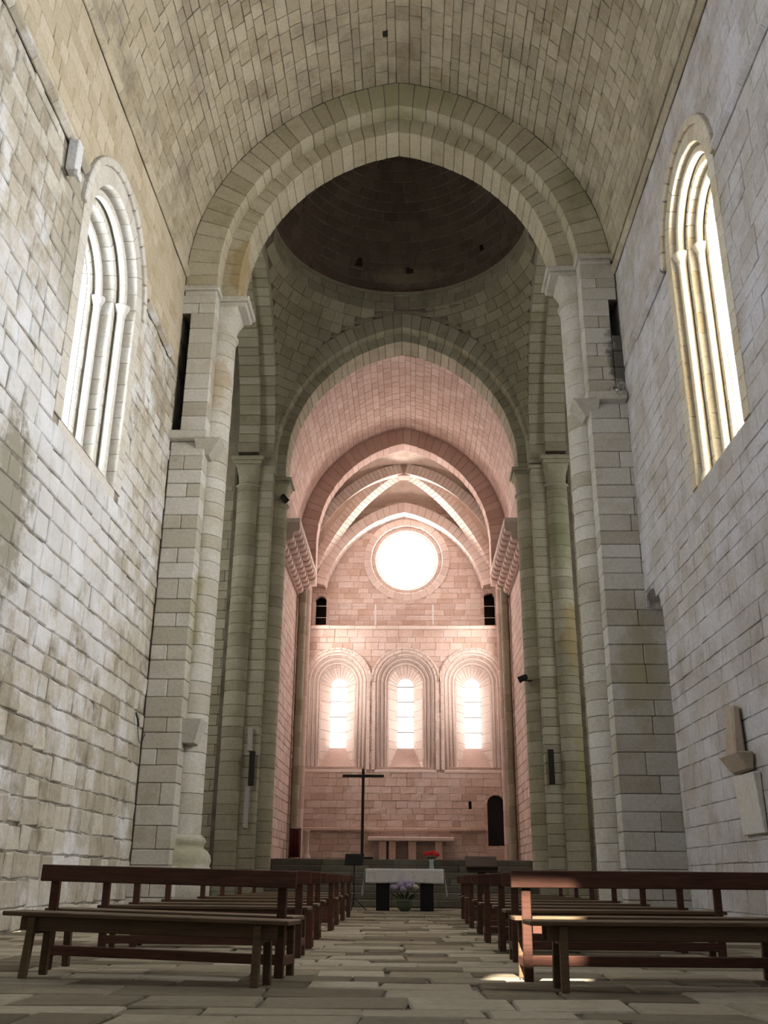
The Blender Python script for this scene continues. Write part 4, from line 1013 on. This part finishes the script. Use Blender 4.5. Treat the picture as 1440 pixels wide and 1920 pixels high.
# music stand
mst = empty('music_stand', (-1.13, 25.65, 0), label='black music stand on a tripod beside the altar', category='music stand')
new_obj('desk', *bhex([(-.25, -.03, 1.06), (.21, -.03, 1.06), (.21, .0, 1.06), (-.25, .0, 1.06), (-.235, .10, 1.33), (.25, .10, 1.33), (.25, .13, 1.33), (-.235, .13, 1.33)], .01), 'black', mst)
box('lip', (-.25, .21, -.09, -.03, 1.05, 1.075), 'black', mst, .005)
new_obj('pole', *tube([(0, .03, .12), (0, .03, 1.12)], .016, 8), 'black', mst)
for k in range(3):
    a = 2*PI*k/3+.4; new_obj('leg', *tube([(0, .03, .3), (.34*math.cos(a), .03+.34*math.sin(a), .012)], .012, 6), 'black', mst)
# crucifix on the choir floor
cr = empty('standing_cross', (-1.28, 32.7, ZF), label='tall plain dark wooden cross standing on the choir floor behind the music stand', category='cross')
box('upright', (-.045, .045, -.045, .045, .05, 2.83), 'cross_wood', cr); box('arm', (-.68, .68, -.04, .04, 2.56, 2.645), 'cross_wood', cr); box('foot', (-.35, .35, -.3, .3, 0, .08), 'cross_wood', cr)
# lectern
lc = empty('lectern', (2.23, 28.3, 0), label='dark wooden lectern with a sloping desk at the end of the benches', category='lectern')
box('foot', (-.32, .32, -.25, .25, 0, .07), 'darkwood', lc); box('column', (-.11, .11, -.1, .1, .07, .95), 'darkwood', lc)
new_obj('desk', *bhex([(-.36, -.25, .93), (.42, -.25, .93), (.42, .22, .93), (-.36, .22, .93), (-.44, -.22, 1.05), (.44, -.22, 1.05), (.44, .24, 1.36), (-.44, .24, 1.36)], .012), 'darkwood', lc)
box('rim', (-.44, .44, -.28, -.22, 1.03, 1.09), 'cross_wood', lc)
# figure niche corner: stone post and dark red hanging
pp = empty('stone_post', (-3.42, 36.1, ZF), label='short pale stone post beside the dark red hanging in the choir', category='post')
new_obj('shaft', *lathe([(.15, 0), (.15, .15), (.10, .22), (.075, .3), (.07, .95), (.10, 1.0), (.10, 1.04)], 14), 'pinkpale', pp, .7, True); box('plinth', (-.17, .17, -.17, .17, -.004, .06), 'pinkpale', pp, .01, .6)
bn = empty('cloth_hanging', (-3.82, 35.9, ZF), label='dark red cloth hanging on a low frame against the choir wall', category='hanging')
V = [V3((-.16+.32*i/16, -.03+.03*math.sin(i*1.3), z)) for z in (.12, 1.05) for i in range(17)]
hh = new_obj('cloth', V, [[i, i+1, 18+i, 17+i] for i in range(16)], 'banner', bn, None, True); hh.modifiers.new('thickness', 'SOLIDIFY').thickness = .012
for a in (-.18, .18): new_obj('post', *tube([(a, .02, 0), (a, .02, 1.1)], .018, 8), 'darkwood', bn)
new_obj('rail', *tube([(-.2, .02, 1.07), (.2, .02, 1.07)], .018, 8), 'darkwood', bn)

# ------------------------------------------------------------------ fittings on the walls
def speaker(sx, z0, label):
    r = empty('loudspeaker', (sx*4.46, 29.46, z0), label=label, category='loudspeaker', group='column loudspeakers on the crossing piers')
    box('cabinet', (-.085, .085, -.09, .02, 0, 1.0), 'black', r, .012); box('grille', (-.07, .07, -.10, -.09, .03, .97), 'hole', r, .004)
    for zz in (.15, .85): box('bracket', (-.03, .03, .02, .10, zz-.03, zz+.03), 'black', r, .004)
speaker(-1, 3.3, 'slim black column loudspeaker between two pale cable ducts'); speaker(1, 3.4, 'slim black column loudspeaker on the pier with ochre streaks')
for a, b in ((2.1, 3.28), (4.32, 5.0)):
    o = empty('cable_duct', (-4.57, 29.52, a), label='pale vertical cable duct %s the loudspeaker' % ('below' if a < 3 else 'above'), category='cable duct')
    box('cover', (-.07, .07, -.05, .03, 0, b-a), 'duct', o, .01); box('clip', (-.085, .085, -.055, .03, (b-a)*.5, (b-a)*.5+.04), 'duct', o, .004)
def spot(name, loc, d, label, mat='black', s=1.):
    r = empty(name, loc, label=label, category='lamp'); d = V3(d).normalized()
    q = d.to_track_quat('Z', 'Y').to_matrix().to_4x4()
    head = [q @ v for v in lathe([(.05*s, -.16*s), (.085*s, -.13*s), (.10*s, .10*s), (.115*s, .14*s), (.09*s, .14*s), (.085*s, .08*s)], 14)[0]]
    new_obj('head', head, lathe([(1, 0)]*6, 14)[1], mat, r, None, True)
    return r
l1 = spot('spotlight', (-3.93, 29.86, 12.66), (.5, .4, -.6), 'black spotlight clamped to the pier just above the lobed corbel table'); new_obj('arm', *tube([(0, 0, 0), (-.12, .12, .06), (-.2, .2, .02)], .02, 6), 'black', l1)
l2 = spot('spotlight', (3.78, 29.86, 6.62), (-.7, .2, -.3), 'black spotlight on a bracket halfway up the ochre-streaked pier'); new_obj('arm', *tube([(0, 0, 0), (.16, .1, -.06), (.24, .18, -.06)], .022, 6), 'black', l2); box('yoke', (.0, .3, -.02, .02, -.09, -.06), 'black', l2, .004)
l3 = spot('ball_lamp', (5.1, 19.95, 11.42), (-.4, -.6, -.4), 'small shiny steel lamp on the pier ledge beside the sooty stain', 'steel', .9); box('stand', (-.05, .05, -.05, .05, -.12, -.02), 'steel', l3, .01)
fl = empty('floodlight', (-5.14, 12.35, 11.62), rz=0, label='white floodlight box on the string course beside the pale window', category='lamp')
box('housing', (-.09, .09, -.11, .11, -.30, .30), 'white', fl, .02); box('visor', (.07, .13, -.1, .1, -.42, -.30), 'white', fl, .01); box('bracket', (-.12, -.06, -.05, .05, -.05, .05), 'steel', fl, .005)
cb = empty('wall_cable', (-5.22, 19.3, 3.7), label='thin dark cable hanging from a hook beside the broken corbel', category='cable')
new_obj('hook', *tube([(0, 0, .12), (.04, .03, .0), (.05, .1, -.14)], .022, 6), 'black', cb); new_obj('cable', *tube([(.03, .1+.06*k, -.14-.34*math.sin(PI*k/11)*(1-.3*k/11)) for k in range(12)], .008, 5), 'black', cb)
pq = empty('wall_plaque', (XR-.005, 14.78, 1.38), label='white rectangular stone plaque leaning out from the lavender-grey wall', category='plaque')
new_obj('slab', *bhex([(-.06, -.46, 0), (-.005, -.46, 0), (-.005, .46, 0), (-.06, .46, 0), (-.12, -.46, .84), (-.005, -.46, .84), (-.005, .46, .84), (-.12, .46, .84)], .012), 'winl', pq, .9)
fg = empty('carved_fragment', (XR-.03, 14.85, 2.26), label='ochre carved stone fragment on a bracket above the white plaque', category='carving')
new_obj('bracket', *bhex([(-.10, -.36, 0), (-.005, -.36, 0), (-.005, .36, 0), (-.10, .36, 0), (-.26, -.42, .26), (-.005, -.42, .26), (-.005, .46, .26), (-.26, .46, .26)], .02), 'ruin', fg, .5)
new_obj('upright', *bhex([(-.18, -.1, .26), (-.005, -.1, .26), (-.005, .36, .26), (-.18, .36, .26), (-.12, -.05, .98), (-.005, -.05, .98), (-.005, .24, 1.02), (-.12, .24, 1.02)], .03), 'ruin', fg, .6)
